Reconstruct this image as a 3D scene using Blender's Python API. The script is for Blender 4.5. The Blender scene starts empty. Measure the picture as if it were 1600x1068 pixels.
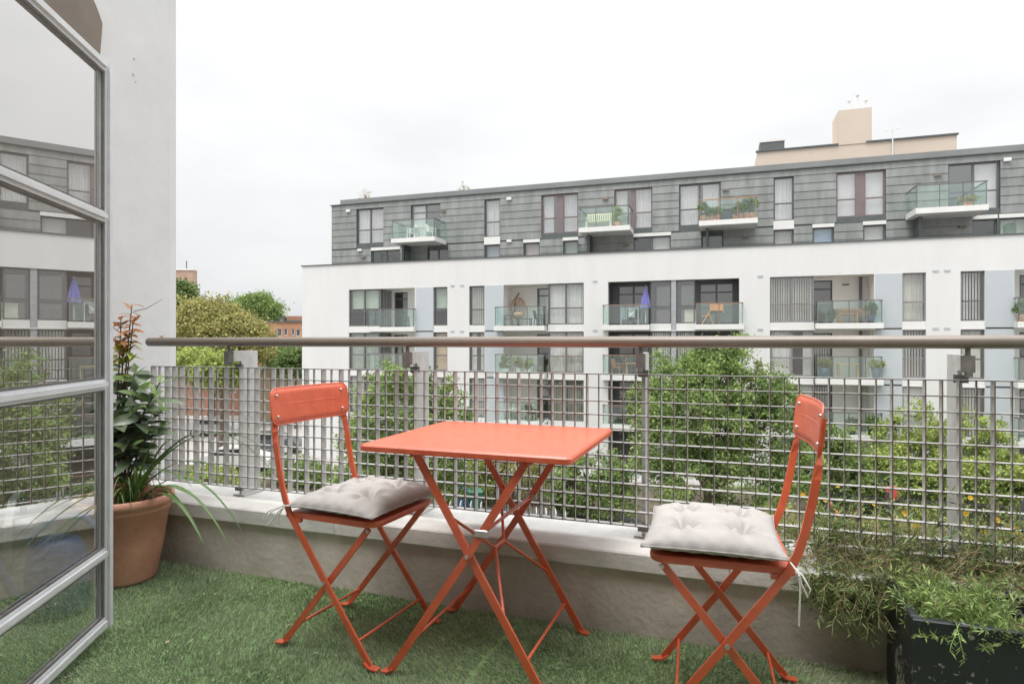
import bpy, math, random
import numpy as np
from mathutils import Vector, Matrix

random.seed(7)
rng = np.random.default_rng(11)
sc = bpy.context.scene
C = sc.collection

# ------------------------------------------------------------------ camera
TH = math.radians(19.7); F = 976.0; H = 1.06
cam_d = bpy.data.cameras.new('camera'); cam = bpy.data.objects.new('camera', cam_d); C.objects.link(cam)
cam.location = (0, 0, H); cam.rotation_euler = (math.radians(90), 0, TH)
cam_d.sensor_width = 36; cam_d.lens = 36 * F / 1600; cam_d.clip_start = 0.05; cam_d.clip_end = 2000
sc.camera = cam

# ------------------------------------------------------------------ sky (bright overcast) and soft sun
SUN_EL, SUN_AZ = math.radians(66), math.radians(200)      # azimuth from +Y, clockwise: behind the viewer
wd = bpy.data.worlds.new('World'); sc.world = wd; wd.use_nodes = True
nt = wd.node_tree; nt.nodes.clear()
n_out = nt.nodes.new('ShaderNodeOutputWorld'); n_bg = nt.nodes.new('ShaderNodeBackground')
n_sky = nt.nodes.new('ShaderNodeTexSky'); n_sky.sky_type = 'NISHITA'; n_sky.sun_disc = False
n_sky.sun_elevation = SUN_EL; n_sky.sun_rotation = SUN_AZ
n_tc = nt.nodes.new('ShaderNodeTexCoord'); n_map = nt.nodes.new('ShaderNodeMapping')
n_map.inputs['Scale'].default_value = (1.0, 1.0, 2.6)
n_noise = nt.nodes.new('ShaderNodeTexNoise'); n_noise.inputs['Scale'].default_value = 1.7
n_noise.inputs['Detail'].default_value = 6; n_noise.inputs['Roughness'].default_value = 0.5
n_ramp = nt.nodes.new('ShaderNodeValToRGB')
n_ramp.color_ramp.elements[0].position = 0.38; n_ramp.color_ramp.elements[0].color = (7.5, 7.6, 7.75, 1)
n_ramp.color_ramp.elements[1].position = 0.62; n_ramp.color_ramp.elements[1].color = (9.3, 9.3, 9.25, 1)
n_mix = nt.nodes.new('ShaderNodeMix'); n_mix.data_type = 'RGBA'; n_mix.inputs[0].default_value = 0.93
L = nt.links.new
L(n_tc.outputs['Generated'], n_map.inputs['Vector']); L(n_map.outputs[0], n_noise.inputs['Vector'])
L(n_noise.outputs['Fac'], n_ramp.inputs[0])
L(n_sky.outputs[0], n_mix.inputs[6]); L(n_ramp.outputs[0], n_mix.inputs[7])
# overcast sky; extra zenith brightness added above the frame to light the balcony
n_sep = nt.nodes.new('ShaderNodeSeparateXYZ'); L(n_tc.outputs['Generated'], n_sep.inputs[0])
n_cl = nt.nodes.new('ShaderNodeMath'); n_cl.operation = 'MAXIMUM'; n_cl.inputs[1].default_value = 0.0; L(n_sep.outputs['Z'], n_cl.inputs[0])
n_gr = nt.nodes.new('ShaderNodeMath'); n_gr.operation = 'MULTIPLY_ADD'; n_gr.inputs[1].default_value = 0.27; n_gr.inputs[2].default_value = 0.0635
n_pw = nt.nodes.new('ShaderNodeMath'); n_pw.operation = 'POWER'; n_pw.inputs[1].default_value = 3.2; L(n_cl.outputs[0], n_pw.inputs[0])
L(n_pw.outputs[0], n_gr.inputs[0]); L(n_gr.outputs[0], n_bg.inputs['Strength'])
L(n_mix.outputs[2], n_bg.inputs['Color'])
L(n_bg.outputs[0], n_out.inputs['Surface'])
sun_d = bpy.data.lights.new('sun', 'SUN'); sun = bpy.data.objects.new('sun', sun_d); C.objects.link(sun)
sun_d.energy = 1.5; sun_d.angle = math.radians(30); sun_d.color = (1.0, 0.965, 0.92)
sdir = Vector((math.sin(SUN_AZ) * math.cos(SUN_EL), math.cos(SUN_AZ) * math.cos(SUN_EL), math.sin(SUN_EL)))
sun.rotation_euler = sdir.to_track_quat('Z', 'Y').to_euler()
sc.view_settings.view_transform = 'Standard'; sc.view_settings.look = 'None'
sc.view_settings.exposure = 0.75; sc.view_settings.gamma = 1
sc.render.engine = 'CYCLES'
sc.cycles.max_bounces = 10; sc.cycles.transparent_max_bounces = 24
sc.cycles.diffuse_bounces = 5; sc.cycles.glossy_bounces = 4
sc.cycles.use_denoising = True
sc.cycles.sample_clamp_indirect = 6

# ------------------------------------------------------------------ materials
MATS = {}
def M(name, c=(.5, .5, .5), rough=.6, metal=0., var=.12, scale=4., bump=0., bscale=60., spec=.5,
      rnd=0., c2=None, stretch=None, trans=0., island=0., coat=0.):
    """Principled material: colour mottled by two noises, optional second colour, per-object/per-island change, fine bump."""
    if name in MATS: return MATS[name]
    m = bpy.data.materials.new(name); m.use_nodes = True; MATS[name] = m
    t = m.node_tree; b = t.nodes['Principled BSDF']; ln = t.links.new
    b.inputs['Roughness'].default_value = rough; b.inputs['Metallic'].default_value = metal
    b.inputs['Specular IOR Level'].default_value = spec
    if coat: b.inputs['Coat Weight'].default_value = coat; b.inputs['Coat Roughness'].default_value = .3; b.inputs['Coat IOR'].default_value = 1.7
    tc = t.nodes.new('ShaderNodeTexCoord'); mp = t.nodes.new('ShaderNodeMapping')
    ln(tc.outputs['Object'], mp.inputs['Vector'])
    if stretch: mp.inputs['Scale'].default_value = stretch
    nz = t.nodes.new('ShaderNodeTexNoise'); nz.inputs['Scale'].default_value = scale; nz.inputs['Detail'].default_value = 7
    nz.inputs['Roughness'].default_value = .62
    ln(mp.outputs[0], nz.inputs['Vector'])
    rp = t.nodes.new('ShaderNodeValToRGB'); ln(nz.outputs['Fac'], rp.inputs[0])
    ca = tuple(max(0, x * (1 - var)) for x in c); cb = c2 or tuple(min(1, x * (1 + var)) for x in c)
    rp.color_ramp.elements[0].position = .32; rp.color_ramp.elements[0].color = (*ca, 1)
    rp.color_ramp.elements[1].position = .68; rp.color_ramp.elements[1].color = (*cb, 1)
    out = rp.outputs[0]
    if rnd or island:
        hs = t.nodes.new('ShaderNodeHueSaturation'); ln(out, hs.inputs['Color'])
        mr = t.nodes.new('ShaderNodeMapRange')
        if island:
            g = t.nodes.new('ShaderNodeNewGeometry'); ln(g.outputs['Random Per Island'], mr.inputs[0]); k = island
            mh = t.nodes.new('ShaderNodeMapRange'); mh.inputs[3].default_value = .5 - .05 * k; mh.inputs[4].default_value = .5 + .04 * k
            mu = t.nodes.new('ShaderNodeMath'); mu.operation = 'MULTIPLY'; mu.inputs[1].default_value = 7.31
            fr = t.nodes.new('ShaderNodeMath'); fr.operation = 'FRACT'
            ln(g.outputs['Random Per Island'], mu.inputs[0]); ln(mu.outputs[0], fr.inputs[0]); ln(fr.outputs[0], mh.inputs[0])
            ln(mh.outputs[0], hs.inputs['Hue'])
        else:
            g = t.nodes.new('ShaderNodeObjectInfo'); ln(g.outputs['Random'], mr.inputs[0]); k = rnd
        mr.inputs[3].default_value = 1 - k; mr.inputs[4].default_value = 1 + k
        ln(mr.outputs[0], hs.inputs['Value']); out = hs.outputs[0]
    ln(out, b.inputs['Base Color'])
    if bump:
        n2 = t.nodes.new('ShaderNodeTexNoise'); n2.inputs['Scale'].default_value = bscale; n2.inputs['Detail'].default_value = 5
        ln(mp.outputs[0], n2.inputs['Vector'])
        bp = t.nodes.new('ShaderNodeBump'); bp.inputs['Strength'].default_value = bump; bp.inputs['Distance'].default_value = .01
        ln(n2.outputs['Fac'], bp.inputs['Height']); ln(bp.outputs[0], b.inputs['Normal'])
    if trans:
        tr = t.nodes.new('ShaderNodeBsdfTranslucent'); ln(out, tr.inputs['Color'])
        mx = t.nodes.new('ShaderNodeMixShader'); mx.inputs[0].default_value = trans
        ln(b.outputs[0], mx.inputs[1]); ln(tr.outputs[0], mx.inputs[2]); ln(mx.outputs[0], t.nodes['Material Output'].inputs['Surface'])
    return m

def glass(name, tint, base, gain, rough=0.0, gcol=(1, 1, 1)):
    """Thin pane: part mirror, part see-through; more mirror towards grazing."""
    if name in MATS: return MATS[name]
    m = bpy.data.materials.new(name); m.use_nodes = True; MATS[name] = m
    t = m.node_tree; t.nodes.clear(); ln = t.links.new
    o = t.nodes.new('ShaderNodeOutputMaterial'); mx = t.nodes.new('ShaderNodeMixShader')
    tr = t.nodes.new('ShaderNodeBsdfTransparent'); tr.inputs[0].default_value = (*tint, 1)
    gl = t.nodes.new('ShaderNodeBsdfGlossy'); gl.inputs['Roughness'].default_value = rough; gl.inputs['Color'].default_value = (*gcol, 1)
    lw0 = t.nodes.new('ShaderNodeLayerWeight'); lw0.inputs['Blend'].default_value = .5
    lw = t.nodes.new('ShaderNodeMath'); lw.operation = 'POWER'; lw.inputs[1].default_value = 5; ln(lw0.outputs['Facing'], lw.inputs[0])   # Schlick, the same from both sides
    ma = t.nodes.new('ShaderNodeMath'); ma.operation = 'MULTIPLY_ADD'; ma.use_clamp = True
    ma.inputs[1].default_value = gain; ma.inputs[2].default_value = base
    ln(lw.outputs[0], ma.inputs[0]); ln(ma.outputs[0], mx.inputs[0])
    ln(tr.outputs[0], mx.inputs[1]); ln(gl.outputs[0], mx.inputs[2]); ln(mx.outputs[0], o.inputs['Surface'])
    return m

# ------------------------------------------------------------------ mesh helpers
ORG = {}
def setp(o, label=None, cat=None, group=None, kind=None):
    if label: o['label'] = label
    if cat: o['category'] = cat
    if group: o['group'] = group
    if kind: o['kind'] = kind
    return o
def thing(name, label, cat, loc=(0, 0, 0), rz=0., group=None, base=None):
    """Empty at a thing's base. Children are meshed in the thing's own frame; with base, in the outer frame minus base."""
    o = bpy.data.objects.new(name, None); C.objects.link(o); o.empty_display_size = .2
    o.location = loc; o.rotation_euler = (0, 0, rz); ORG[o.name] = Vector(base) if base is not None else Vector((0, 0, 0))
    return setp(o, label, cat, group)
def org(p):
    while p is not None:
        if p.name in ORG: return ORG[p.name]
        p = p.parent
    return Vector((0, 0, 0))
def link(name, me, mat, parent=None, loc=(0, 0, 0), rot=(0, 0, 0)):
    o = bpy.data.objects.new(name, me); C.objects.link(o); o.parent = parent; o.location = loc; o.rotation_euler = rot
    if mat is not None and not me.materials: me.materials.append(mat)
    return o
def copy_tree(o, parent=None):
    c = o.copy(); C.objects.link(c); c.parent = parent
    for ch in list(o.children): copy_tree(ch, c)
    return c
def np_mesh(name, V, Fc, smooth=False):
    V = np.asarray(V, np.float32); Fc = np.asarray(Fc, np.int32); k = Fc.shape[1]; n = Fc.shape[0]
    me = bpy.data.meshes.new(name); me.vertices.add(len(V)); me.vertices.foreach_set('co', V.ravel())
    me.loops.add(n * k); me.loops.foreach_set('vertex_index', Fc.ravel())
    me.polygons.add(n); me.polygons.foreach_set('loop_start', np.arange(0, n * k, k, dtype=np.int32))
    me.polygons.foreach_set('loop_total', np.full(n, k, np.int32))
    if smooth: me.polygons.foreach_set('use_smooth', np.ones(n, bool))
    me.update(calc_edges=True); me.validate(); return me

class MB:
    def __init__(s): s.v = []; s.f = []; s.sm = []
    def add(s, vs, fs, smooth=False):
        k = len(s.v); s.v += [tuple(p) for p in vs]; s.f += [tuple(i + k for i in f) for f in fs]; s.sm += [smooth] * len(fs); return s
    def box(s, x0, x1, y0, y1, z0, z1, m=None, bev=0.):
        if bev > 0:
            b = bev; vs = []
            for z, i in ((z0, b), (z0 + b, 0), (z1 - b, 0), (z1, b)):
                vs += [(x0 + i, y0 + i, z), (x1 - i, y0 + i, z), (x1 - i, y1 - i, z), (x0 + i, y1 - i, z)]
            fs = [(3, 2, 1, 0), (12, 13, 14, 15)]
            for r in range(3):
                for k in range(4):
                    fs.append((r * 4 + k, r * 4 + (k + 1) % 4, r * 4 + 4 + (k + 1) % 4, r * 4 + 4 + k))
        else:
            vs = [(x0, y0, z0), (x1, y0, z0), (x1, y1, z0), (x0, y1, z0), (x0, y0, z1), (x1, y0, z1), (x1, y1, z1), (x0, y1, z1)]
            fs = [(3, 2, 1, 0), (4, 5, 6, 7), (0, 1, 5, 4), (1, 2, 6, 5), (2, 3, 7, 6), (3, 0, 4, 7)]
        if m is not None: vs = [m @ Vector(p) for p in vs]
        return s.add(vs, fs)
    def quad(s, a, b, c, d): return s.add([a, b, c, d], [(0, 1, 2, 3)])
    def tube(s, pts, r, n=8, smooth=True, caps=True):
        pts = [Vector(p) for p in pts]; rs = r if isinstance(r, (list, tuple)) else [r] * len(pts)
        vs = []; up = None
        for i, p in enumerate(pts):
            t = (pts[min(i + 1, len(pts) - 1)] - pts[max(i - 1, 0)]).normalized()
            if up is None: up = t.orthogonal().normalized()
            up = (up - t * up.dot(t)); up = up.normalized() if up.length > 1e-6 else t.orthogonal().normalized()
            w = t.cross(up)
            for k in range(n):
                a = 2 * math.pi * k / n; vs.append(p + (up * math.cos(a) + w * math.sin(a)) * rs[i])
        fs = []
        for i in range(len(pts) - 1):
            for k in range(n):
                fs.append((i * n + k, i * n + (k + 1) % n, (i + 1) * n + (k + 1) % n, (i + 1) * n + k))
        s.add(vs, fs, smooth)
        if caps:
            s.add(vs[:n], [tuple(reversed(range(n)))]); s.add(vs[-n:], [tuple(range(n))])
        return s
    def flat(s, pts, wd, w, t):
        """flat bar swept along pts; wd: width direction (one vector or one per point)."""
        pts = [Vector(p) for p in pts]; n = len(pts)
        wds = [Vector(q) for q in wd] if isinstance(wd, list) else [Vector(wd)] * n
        vs = []
        for i, p in enumerate(pts):
            T = (pts[min(i + 1, n - 1)] - pts[max(i - 1, 0)]).normalized()
            W = wds[i] - T * wds[i].dot(T); W.normalize(); N = T.cross(W)
            ww = w[i] if isinstance(w, list) else w
            for a, b in ((-1, -1), (1, -1), (1, 1), (-1, 1)): vs.append(p + W * (a * ww / 2) + N * (b * t / 2))
        fs = [(3, 2, 1, 0), tuple(4 * (n - 1) + k for k in range(4))]
        for i in range(n - 1):
            for k in range(4): fs.append((4 * i + k, 4 * i + (k + 1) % 4, 4 * i + 4 + (k + 1) % 4, 4 * i + 4 + k))
        return s.add(vs, fs)
    def lathe(s, prof, n=32, c=(0, 0, 0), smooth=True):
        vs = []; m = len(prof)
        for r, z in prof:
            for k in range(n):
                a = 2 * math.pi * k / n; vs.append((c[0] + r * math.cos(a), c[1] + r * math.sin(a), c[2] + z))
        fs = []
        for i in range(m - 1):
            for k in range(n): fs.append((i * n + k, i * n + (k + 1) % n, (i + 1) * n + (k + 1) % n, (i + 1) * n + k))
        return s.add(vs, fs, smooth)
    def ball(s, c, r, n=10, sz=1.):
        pr = [(max(1e-4, r * math.sin(math.pi * i / n)), -r * sz * math.cos(math.pi * i / n)) for i in range(n + 1)]
        return s.lathe(pr, n + 2, c)
    def holed(s, x0, x1, z0, z1, holes, y, depth):
        """wall face at y (seen from -y) with openings and their reveals going back by depth."""
        xs = sorted({x0, x1, *[h[0] for h in holes], *[h[1] for h in holes]}); zs = sorted({z0, z1, *[h[2] for h in holes], *[h[3] for h in holes]})
        xs = [x for x in xs if x0 <= x <= x1]; zs = [z for z in zs if z0 <= z <= z1]
        for i in range(len(xs) - 1):
            run = None
            for j in range(len(zs)):
                solid = False
                if j < len(zs) - 1:
                    cx, cz = (xs[i] + xs[i + 1]) / 2, (zs[j] + zs[j + 1]) / 2
                    solid = not any(h[0] < cx < h[1] and h[2] < cz < h[3] for h in holes)
                if solid and run is None: run = zs[j]
                if not solid and run is not None:
                    s.quad((xs[i], y, run), (xs[i + 1], y, run), (xs[i + 1], y, zs[j]), (xs[i], y, zs[j])); run = None
        for a, b, c, d in holes:
            s.quad((a, y, c), (a, y, d), (a, y + depth, d), (a, y + depth, c)); s.quad((b, y, d), (b, y, c), (b, y + depth, c), (b, y + depth, d))
            s.quad((a, y, d), (b, y, d), (b, y + depth, d), (a, y + depth, d)); s.quad((b, y, c), (a, y, c), (a, y + depth, c), (b, y + depth, c))
        return s
    def mesh(s, name, o=Vector((0, 0, 0))):
        me = bpy.data.meshes.new(name); me.from_pydata([(p[0] - o[0], p[1] - o[1], p[2] - o[2]) for p in s.v], [], s.f)
        me.polygons.foreach_set('use_smooth', s.sm); me.update(); return me
    def build(s, name, mat, parent=None):
        return link(name, s.mesh(name, org(parent)), mat, parent)

def at(u, v, Zc):
    """pixel and depth -> world point (used to lay things out once, at their real distance)."""
    xc = (u - 800) / F * Zc
    return Vector((xc * math.cos(TH) - Zc * math.sin(TH), xc * math.sin(TH) + Zc * math.cos(TH), H - (v - 534) * Zc / F))

def leaf_cloud(pos, axis, nrm, ln, wd, fold=.15):
    """many small leaves: each a bent four-corner blade with a raised tip; arrays (n,3),(n,3),(n,3),(n,),(n,)"""
    axis = axis / (np.linalg.norm(axis, axis=1, keepdims=True) + 1e-9)
    side = np.cross(axis, nrm); side /= (np.linalg.norm(side, axis=1, keepdims=True) + 1e-9)
    up = np.cross(side, axis)
    l = ln[:, None]; w = wd[:, None]
    v0 = pos; v1 = pos + axis * l * .45 + side * w * .5 + up * w * fold; v3 = pos + axis * l * .45 - side * w * .5 + up * w * fold
    v2 = pos + axis * l - up * l * .12
    V = np.stack([v0, v1, v2, v3], 1).reshape(-1, 3); n = len(pos)
    return V, np.arange(n * 4).reshape(n, 4)
def rdir(n):
    a = rng.normal(size=(n, 3)); return a / np.linalg.norm(a, axis=1, keepdims=True)

# ------------------------------------------------------------------ palette
m_white = M('white_render', (.635, .635, .625), .85, var=.035, scale=.7, bump=.15, bscale=30, stretch=(1.6, 1, .3))
m_whiteslab = M('white_slab', (.67, .67, .65), .8, var=.04, scale=1.5)
m_panelgrey = M('pale_grey_panel', (.44, .475, .495), .6, var=.03, scale=.8, rnd=.03)
m_frame = M('window_frame_grey', (.115, .115, .122), .45, var=.08)
m_framebrown = M('window_frame_plum', (.18, .14, .14), .5, var=.08)
m_zinc = M('zinc_sheet', (.215, .227, .219), .42, metal=.2, var=.14, scale=1.3, rnd=.06, stretch=(1.6, 1.2, .45), c2=(.285, .298, .286))
m_zincdark = M('zinc_edge', (.10, .112, .112), .5, metal=.3, var=.15)
m_zinccap = M('zinc_fascia', (.215, .228, .226), .42, metal=.35, var=.12, scale=.5)
m_dark = M('dark_interior', (.055, .052, .05), .9, var=.3, scale=.8)
m_interior = M('interior_wall', (.28, .27, .25), .9, var=.2, scale=.5)
m_curtain = M('curtain_cloth', (.86, .85, .81), .9, var=.05, scale=3, rnd=.06, trans=.2)
m_blind = M('vertical_blind_cloth', (.70, .69, .61), .9, var=.07, scale=3, rnd=.12, trans=.2)
m_blindgreen = M('pale_green_blind', (.60, .70, .58), .9, var=.05, scale=3, trans=.3)
m_tan = M('tan_board', (.52, .40, .25), .7, var=.12, scale=2)
m_pane = glass('window_pane', (.94, .96, .96), .16, .85)
m_panesky = glass('window_pane_upper', (.93, .95, .97), .28, .7)
m_balglass = glass('balustrade_glass', (.88, .95, .925), .10, .8)
m_doorglass = glass('door_glass', (.93, .95, .94), .57, .4)
m_steel = M('galvanised_steel', (.52, .51, .49), .5, metal=.1, var=.14, scale=14, bump=.05)
m_steeldark = M('weathered_bracket', (.16, .15, .14), .55, metal=.3, var=.25, scale=30)
m_rail = M('handrail_paint', (.20, .168, .138), .36, metal=.15, var=.10, scale=6)
m_doorframe = M('grey_paint', (.64, .65, .66), .42, var=.08, scale=9, bump=.03)
m_concrete = M('concrete', (.56, .505, .455), .9, var=.18, scale=4, bump=.4, bscale=40, c2=(.66, .605, .55))
m_coping = M('coping_stone', (.62, .61, .58), .85, var=.12, scale=7, bump=.25, bscale=50)
m_pillar = M('painted_render', (.63, .63, .622), .8, var=.04, scale=3.5, bump=.25, bscale=12)
m_brown = M('brown_paint', (.20, .165, .135), .8, var=.1, scale=5, bump=.2, bscale=20)
m_orange = M('orange_enamel', (.71, .112, .040), .42, var=.10, scale=22, c2=(.77, .145, .058), bump=.02, spec=.6, coat=.4)
m_rivet = M('rivet_steel', (.55, .53, .50), .35, metal=.8, var=.1)
m_cush = M('cushion_cotton', (.44, .415, .395), .95, var=.045, scale=9, bump=.25, bscale=420)
m_cord = M('cotton_cord', (.70, .68, .64), .95, var=.1)
m_terra = M('terracotta', (.60, .262, .185), .8, var=.13, scale=6, bump=.15, bscale=60, c2=(.68, .37, .26))
m_soil = M('soil', (.06, .042, .03), .95, var=.4, scale=30, bump=.8, bscale=60)
m_bluecan = M('blue_plastic', (.02, .07, .20), .35, var=.12, scale=6)
m_zinccan = M('galvanised_can', (.36, .375, .375), .4, metal=.45, var=.2, scale=9)
m_plant = M('planter_black', (.022, .026, .03), .5, var=.3, scale=10, bump=.15)
m_trunk = M('bark', (.14, .105, .08), .95, var=.35, scale=6, bump=.6, bscale=25)
m_ground = M('ground_paving', (.34, .32, .30), .95, var=.12, scale=.6, bump=.2, bscale=8)
m_asphalt = M('asphalt', (.085, .085, .09), .95, var=.2, scale=.8, bump=.3, bscale=20)

# ================================================================== THE STREET AND GROUND
GZ = -6.7
def sheet(name, x0, x1, y0, y1, z, mat, kind='structure'):
    b = MB(); b.quad((x0, y0, z), (x1, y0, z), (x1, y1, z), (x0, y1, z)); o = b.build(name, mat); o['kind'] = kind; return o
sheet('ground', -600, 600, -300, 900, GZ, m_ground)

# ================================================================== APARTMENT BLOCK OPPOSITE
TB = math.radians(18.2); cb, sb = math.cos(TB), math.sin(TB)
YF, YZ = 36.0, 38.0
def FX(u, y=YF):
    t = (u - 800) / F; return y * (t * cb - sb) / (cb + t * sb)
def FZ(u, v, y=YF):
    t = (u - 800) / F; return H + (534 - v) * (y / (cb + t * sb)) / F
RB = Matrix.Rotation(TH - TB, 4, 'Z')
def BW(x, y, z): return RB @ Vector((x, y, z))
base = Vector((0, YF, GZ))
blk = thing('apartment_block', 'long white apartment block with grey zinc top storeys across the street', 'apartment block',
            loc=BW(*base), rz=TH - TB, base=base)
XL, XR = FX(472), FX(1600) + 9.0
PIT = 2.85
HEAD = [4.52 - PIT * i for i in range(4)]; FLR = [2.03 - PIT * i for i in range(4)]
TOPW = 6.2

def window(x0, x1, z0, z1, y, cols=1, transom=.40, curtain=None, mat=None, pane=None, cfrac=(0, 1), gap=None, name='window', drop=1.0):
    """frame + panes + what hangs behind them. cols: number of lights; transom: height fraction or None."""
    mat = mat or m_frame; pane = pane or m_pane
    fw, fd = .07, .09
    b = MB(); b.box(x0, x0 + fw, y, y + fd, z0, z1); b.box(x1 - fw, x1, y, y + fd, z0, z1)
    b.box(x0 + fw, x1 - fw, y, y + fd, z0, z0 + fw); b.box(x0 + fw, x1 - fw, y, y + fd, z1 - fw, z1)
    mull = gap or .10; W = x1 - x0 - 2 * fw; cw = (W - (cols - 1) * mull) / cols
    lights = []
    for k in range(cols):
        a = x0 + fw + k * (cw + mull); lights.append((a, a + cw))
        if k: b.box(a - mull, a, y - .004, y + fd - .004, z0 + fw, z1 - fw)
    zt = None
    if transom: zt = z0 + (z1 - z0) * transom
    rows = [(z0 + fw, z1 - fw)] if zt is None else [(z0 + fw, zt - .035), (zt + .035, z1 - fw)]
    if zt is not None:
        for a, c in lights: b.box(a, c, y + .003, y + fd - .003, zt - .035, zt + .035)
    w = b.build(name, mat, blk)
    for a, c in lights:
        for p, q in rows:
            g = MB(); g.quad((a, y + .05, p), (c, y + .05, p), (c, y + .05, q), (a, y + .05, q)); g.build('pane', pane, w)
    if curtain:
        kind, cm = curtain; ca = x0 + fw + (x1 - x0 - 2 * fw) * cfrac[0]; cc = x0 + fw + (x1 - x0 - 2 * fw) * cfrac[1]
        zb = z1 - .05 - (z1 - z0 - .1) * drop; yy = y + .24
        if kind == 'roller':
            g = MB(); g.box(ca, cc, yy, yy + .01, zb, z1 - .06); g.build('blind', cm, w)
        elif kind == 'slats':
            n = max(4, int((cc - ca) / .115)); g = MB()
            for i in range(n):
                xx = ca + (cc - ca) * (i + .5) / n; a = random.uniform(.3, .8); dx = .045 * math.cos(a); dy = .045 * math.sin(a)
                g.quad((xx - dx, yy - dy, zb), (xx + dx, yy + dy, zb), (xx + dx, yy + dy, z1 - .06), (xx - dx, yy - dy, z1 - .06))
            g.build('vertical_blind', cm, w)
        else:
            gp_ = random.choice((0, 0, .12, .3)) * (cc - ca); md_ = ca + (cc - ca) * random.uniform(.35, .65); n = max(8, int((cc - ca) / .045)); ph = random.random() * 6
            for (ca, cc) in ((ca, md_ - gp_ / 2), (md_ + gp_ / 2, cc)):
              vs = []; fs = []
              for i in range(n + 1):
                xx = ca + (cc - ca) * i / n; dy = .05 * math.sin(i * 1.05 + ph) + .02 * math.sin(i * .37 + ph)
                vs += [(xx, yy + dy, zb), (xx, yy + dy * .6, z1 - .05)]
                if i: fs.append((2 * i - 2, 2 * i, 2 * i + 1, 2 * i - 1))
              g = MB(); g.add(vs, fs, True); g.build('curtain', cm, w)
    return w

def balustrade(par, x0, x1, yf, yb, zf, left=True, right=True, npan=3, railmat=None, h=1.1, glassm=None):
    """glass balustrade on a slab: panes (front, returns), posts and a top rail, as children of the balcony slab."""
    gm = glassm or m_balglass; rm = railmat or m_steeldark; g0, g1 = zf + .06, zf + h
    for k in range(npan):
        a = x0 + (x1 - x0) * k / npan + .02; c = x0 + (x1 - x0) * (k + 1) / npan - .02
        b = MB(); b.box(a, c, yf, yf + .015, g0, g1 - .01); b.build('glass_panel', gm, par)
    for s_, x in ((left, x0), (right, x1)):
        if s_:
            b = MB(); b.box(x - .0075, x + .0075, yf + .03, yb, g0, g1 - .01); b.build('glass_panel', gm, par)
    b = MB(); b.box(x0 - .03, x1 + .03, yf - .02, yf + .04, g1, g1 + .05)
    if left: b.box(x0 - .03, x0 + .03, yf + .04, yb, g1, g1 + .05)
    if right: b.box(x1 - .03, x1 + .03, yf + .04, yb, g1, g1 + .05)
    b.build('top_rail', rm, par)
    for k in range(npan + 1):
        x = x0 + (x1 - x0) * k / npan; x = min(max(x, x0 + .02), x1 - .02)
        b = MB(); b.box(x - .018, x + .018, yf + .018, yf + .05, zf, g1); b.build('post', rm, par)

cur = ('curtain', m_curtain); bls = ('slats', m_blind); blc = ('slats', m_curtain); rolg = ('roller', m_blindgreen); rolw = ('roller', m_curtain)
# --- column layout of the white storeys (left edge, right edge in the facade plane)
cols = {k: (FX(a), FX(b)) for k, (a, b) in dict(
    win1=(545, 592), rec1=(592, 648), pan1=(650, 677), win1b=(677, 699),
    win2=(733, 757), pan2=(758, 787), rec2=(787, 855), win2b=(856, 912),
    rec3=(950, 1155), win4=(1203, 1272), rec4=(1272, 1366), pan4=(1368, 1409), win4b=(1410, 1447),
    win5=(1501, 1539), pan5=(1540, 1585), rec5=(1585, 1664), win5b=(1666, 1735)).items()}
holes = []
for f in range(4):
    z0, z1 = FLR[f] - .30, HEAD[f]
    for a, c in (('win1', 'rec1'), ('win1b', 'win1b'), ('win2', 'win2'), ('rec2', 'win2b'), ('rec3', 'rec3'), ('win4', 'rec4'), ('win4b', 'win4b'), ('win5', 'win5'), ('rec5', 'win5b')):
        if f == 3 and a not in ('rec3',): pass
        holes.append((cols[a][0], cols[c][1], z0, z1))
b = MB(); b.holed(XL, XR, GZ, TOPW, holes, YF, .34)
b.quad((XL, YF + 14, GZ), (XL, YF, GZ), (XL, YF, TOPW), (XL, YF + 14, TOPW))
b.quad((XR, YF, GZ), (XR, YF + 14, GZ), (XR, YF + 14, TOPW), (XR, YF, TOPW))
b.quad((XL, YF, TOPW), (XR, YF, TOPW), (XR, YF + .34, TOPW), (XL, YF + .34, TOPW))
b.quad((XL, YF + .34, 5.0), (XL, YF + .34, TOPW), (XR, YF + .34, TOPW), (XR, YF + .34, 5.0))
b.build('front_wall', m_white, blk)
b = MB(); b.box(XL - .06, XR + .06, YF - .06, YF + .40, TOPW + .002, TOPW + .06); b.build('parapet_coping', m_zincdark, blk)
b = MB(); b.box(XL, XR, YF + .34, YF + 14, 4.85, 5.0); b.build('roof_terrace', m_ground, blk)
# rooms behind: dark back wall, floors between storeys
b = MB()
b.quad((XL, 39.6, GZ), (XR, 39.6, GZ), (XR, 39.6, 4.85), (XL, 39.6, 4.85))
for f in range(4): b.box(XL + .1, XR - .1, YF + 1.75, 39.6, FLR[f] - .28, FLR[f] - .02)
b.build('room_interior', m_interior, blk)
b = MB(); b.quad((XL, YF + 14, GZ), (XL, YF + 14, TOPW), (XR, YF + 14, TOPW), (XR, YF + 14, GZ)); b.build('rear_wall', m_white, blk)

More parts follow.
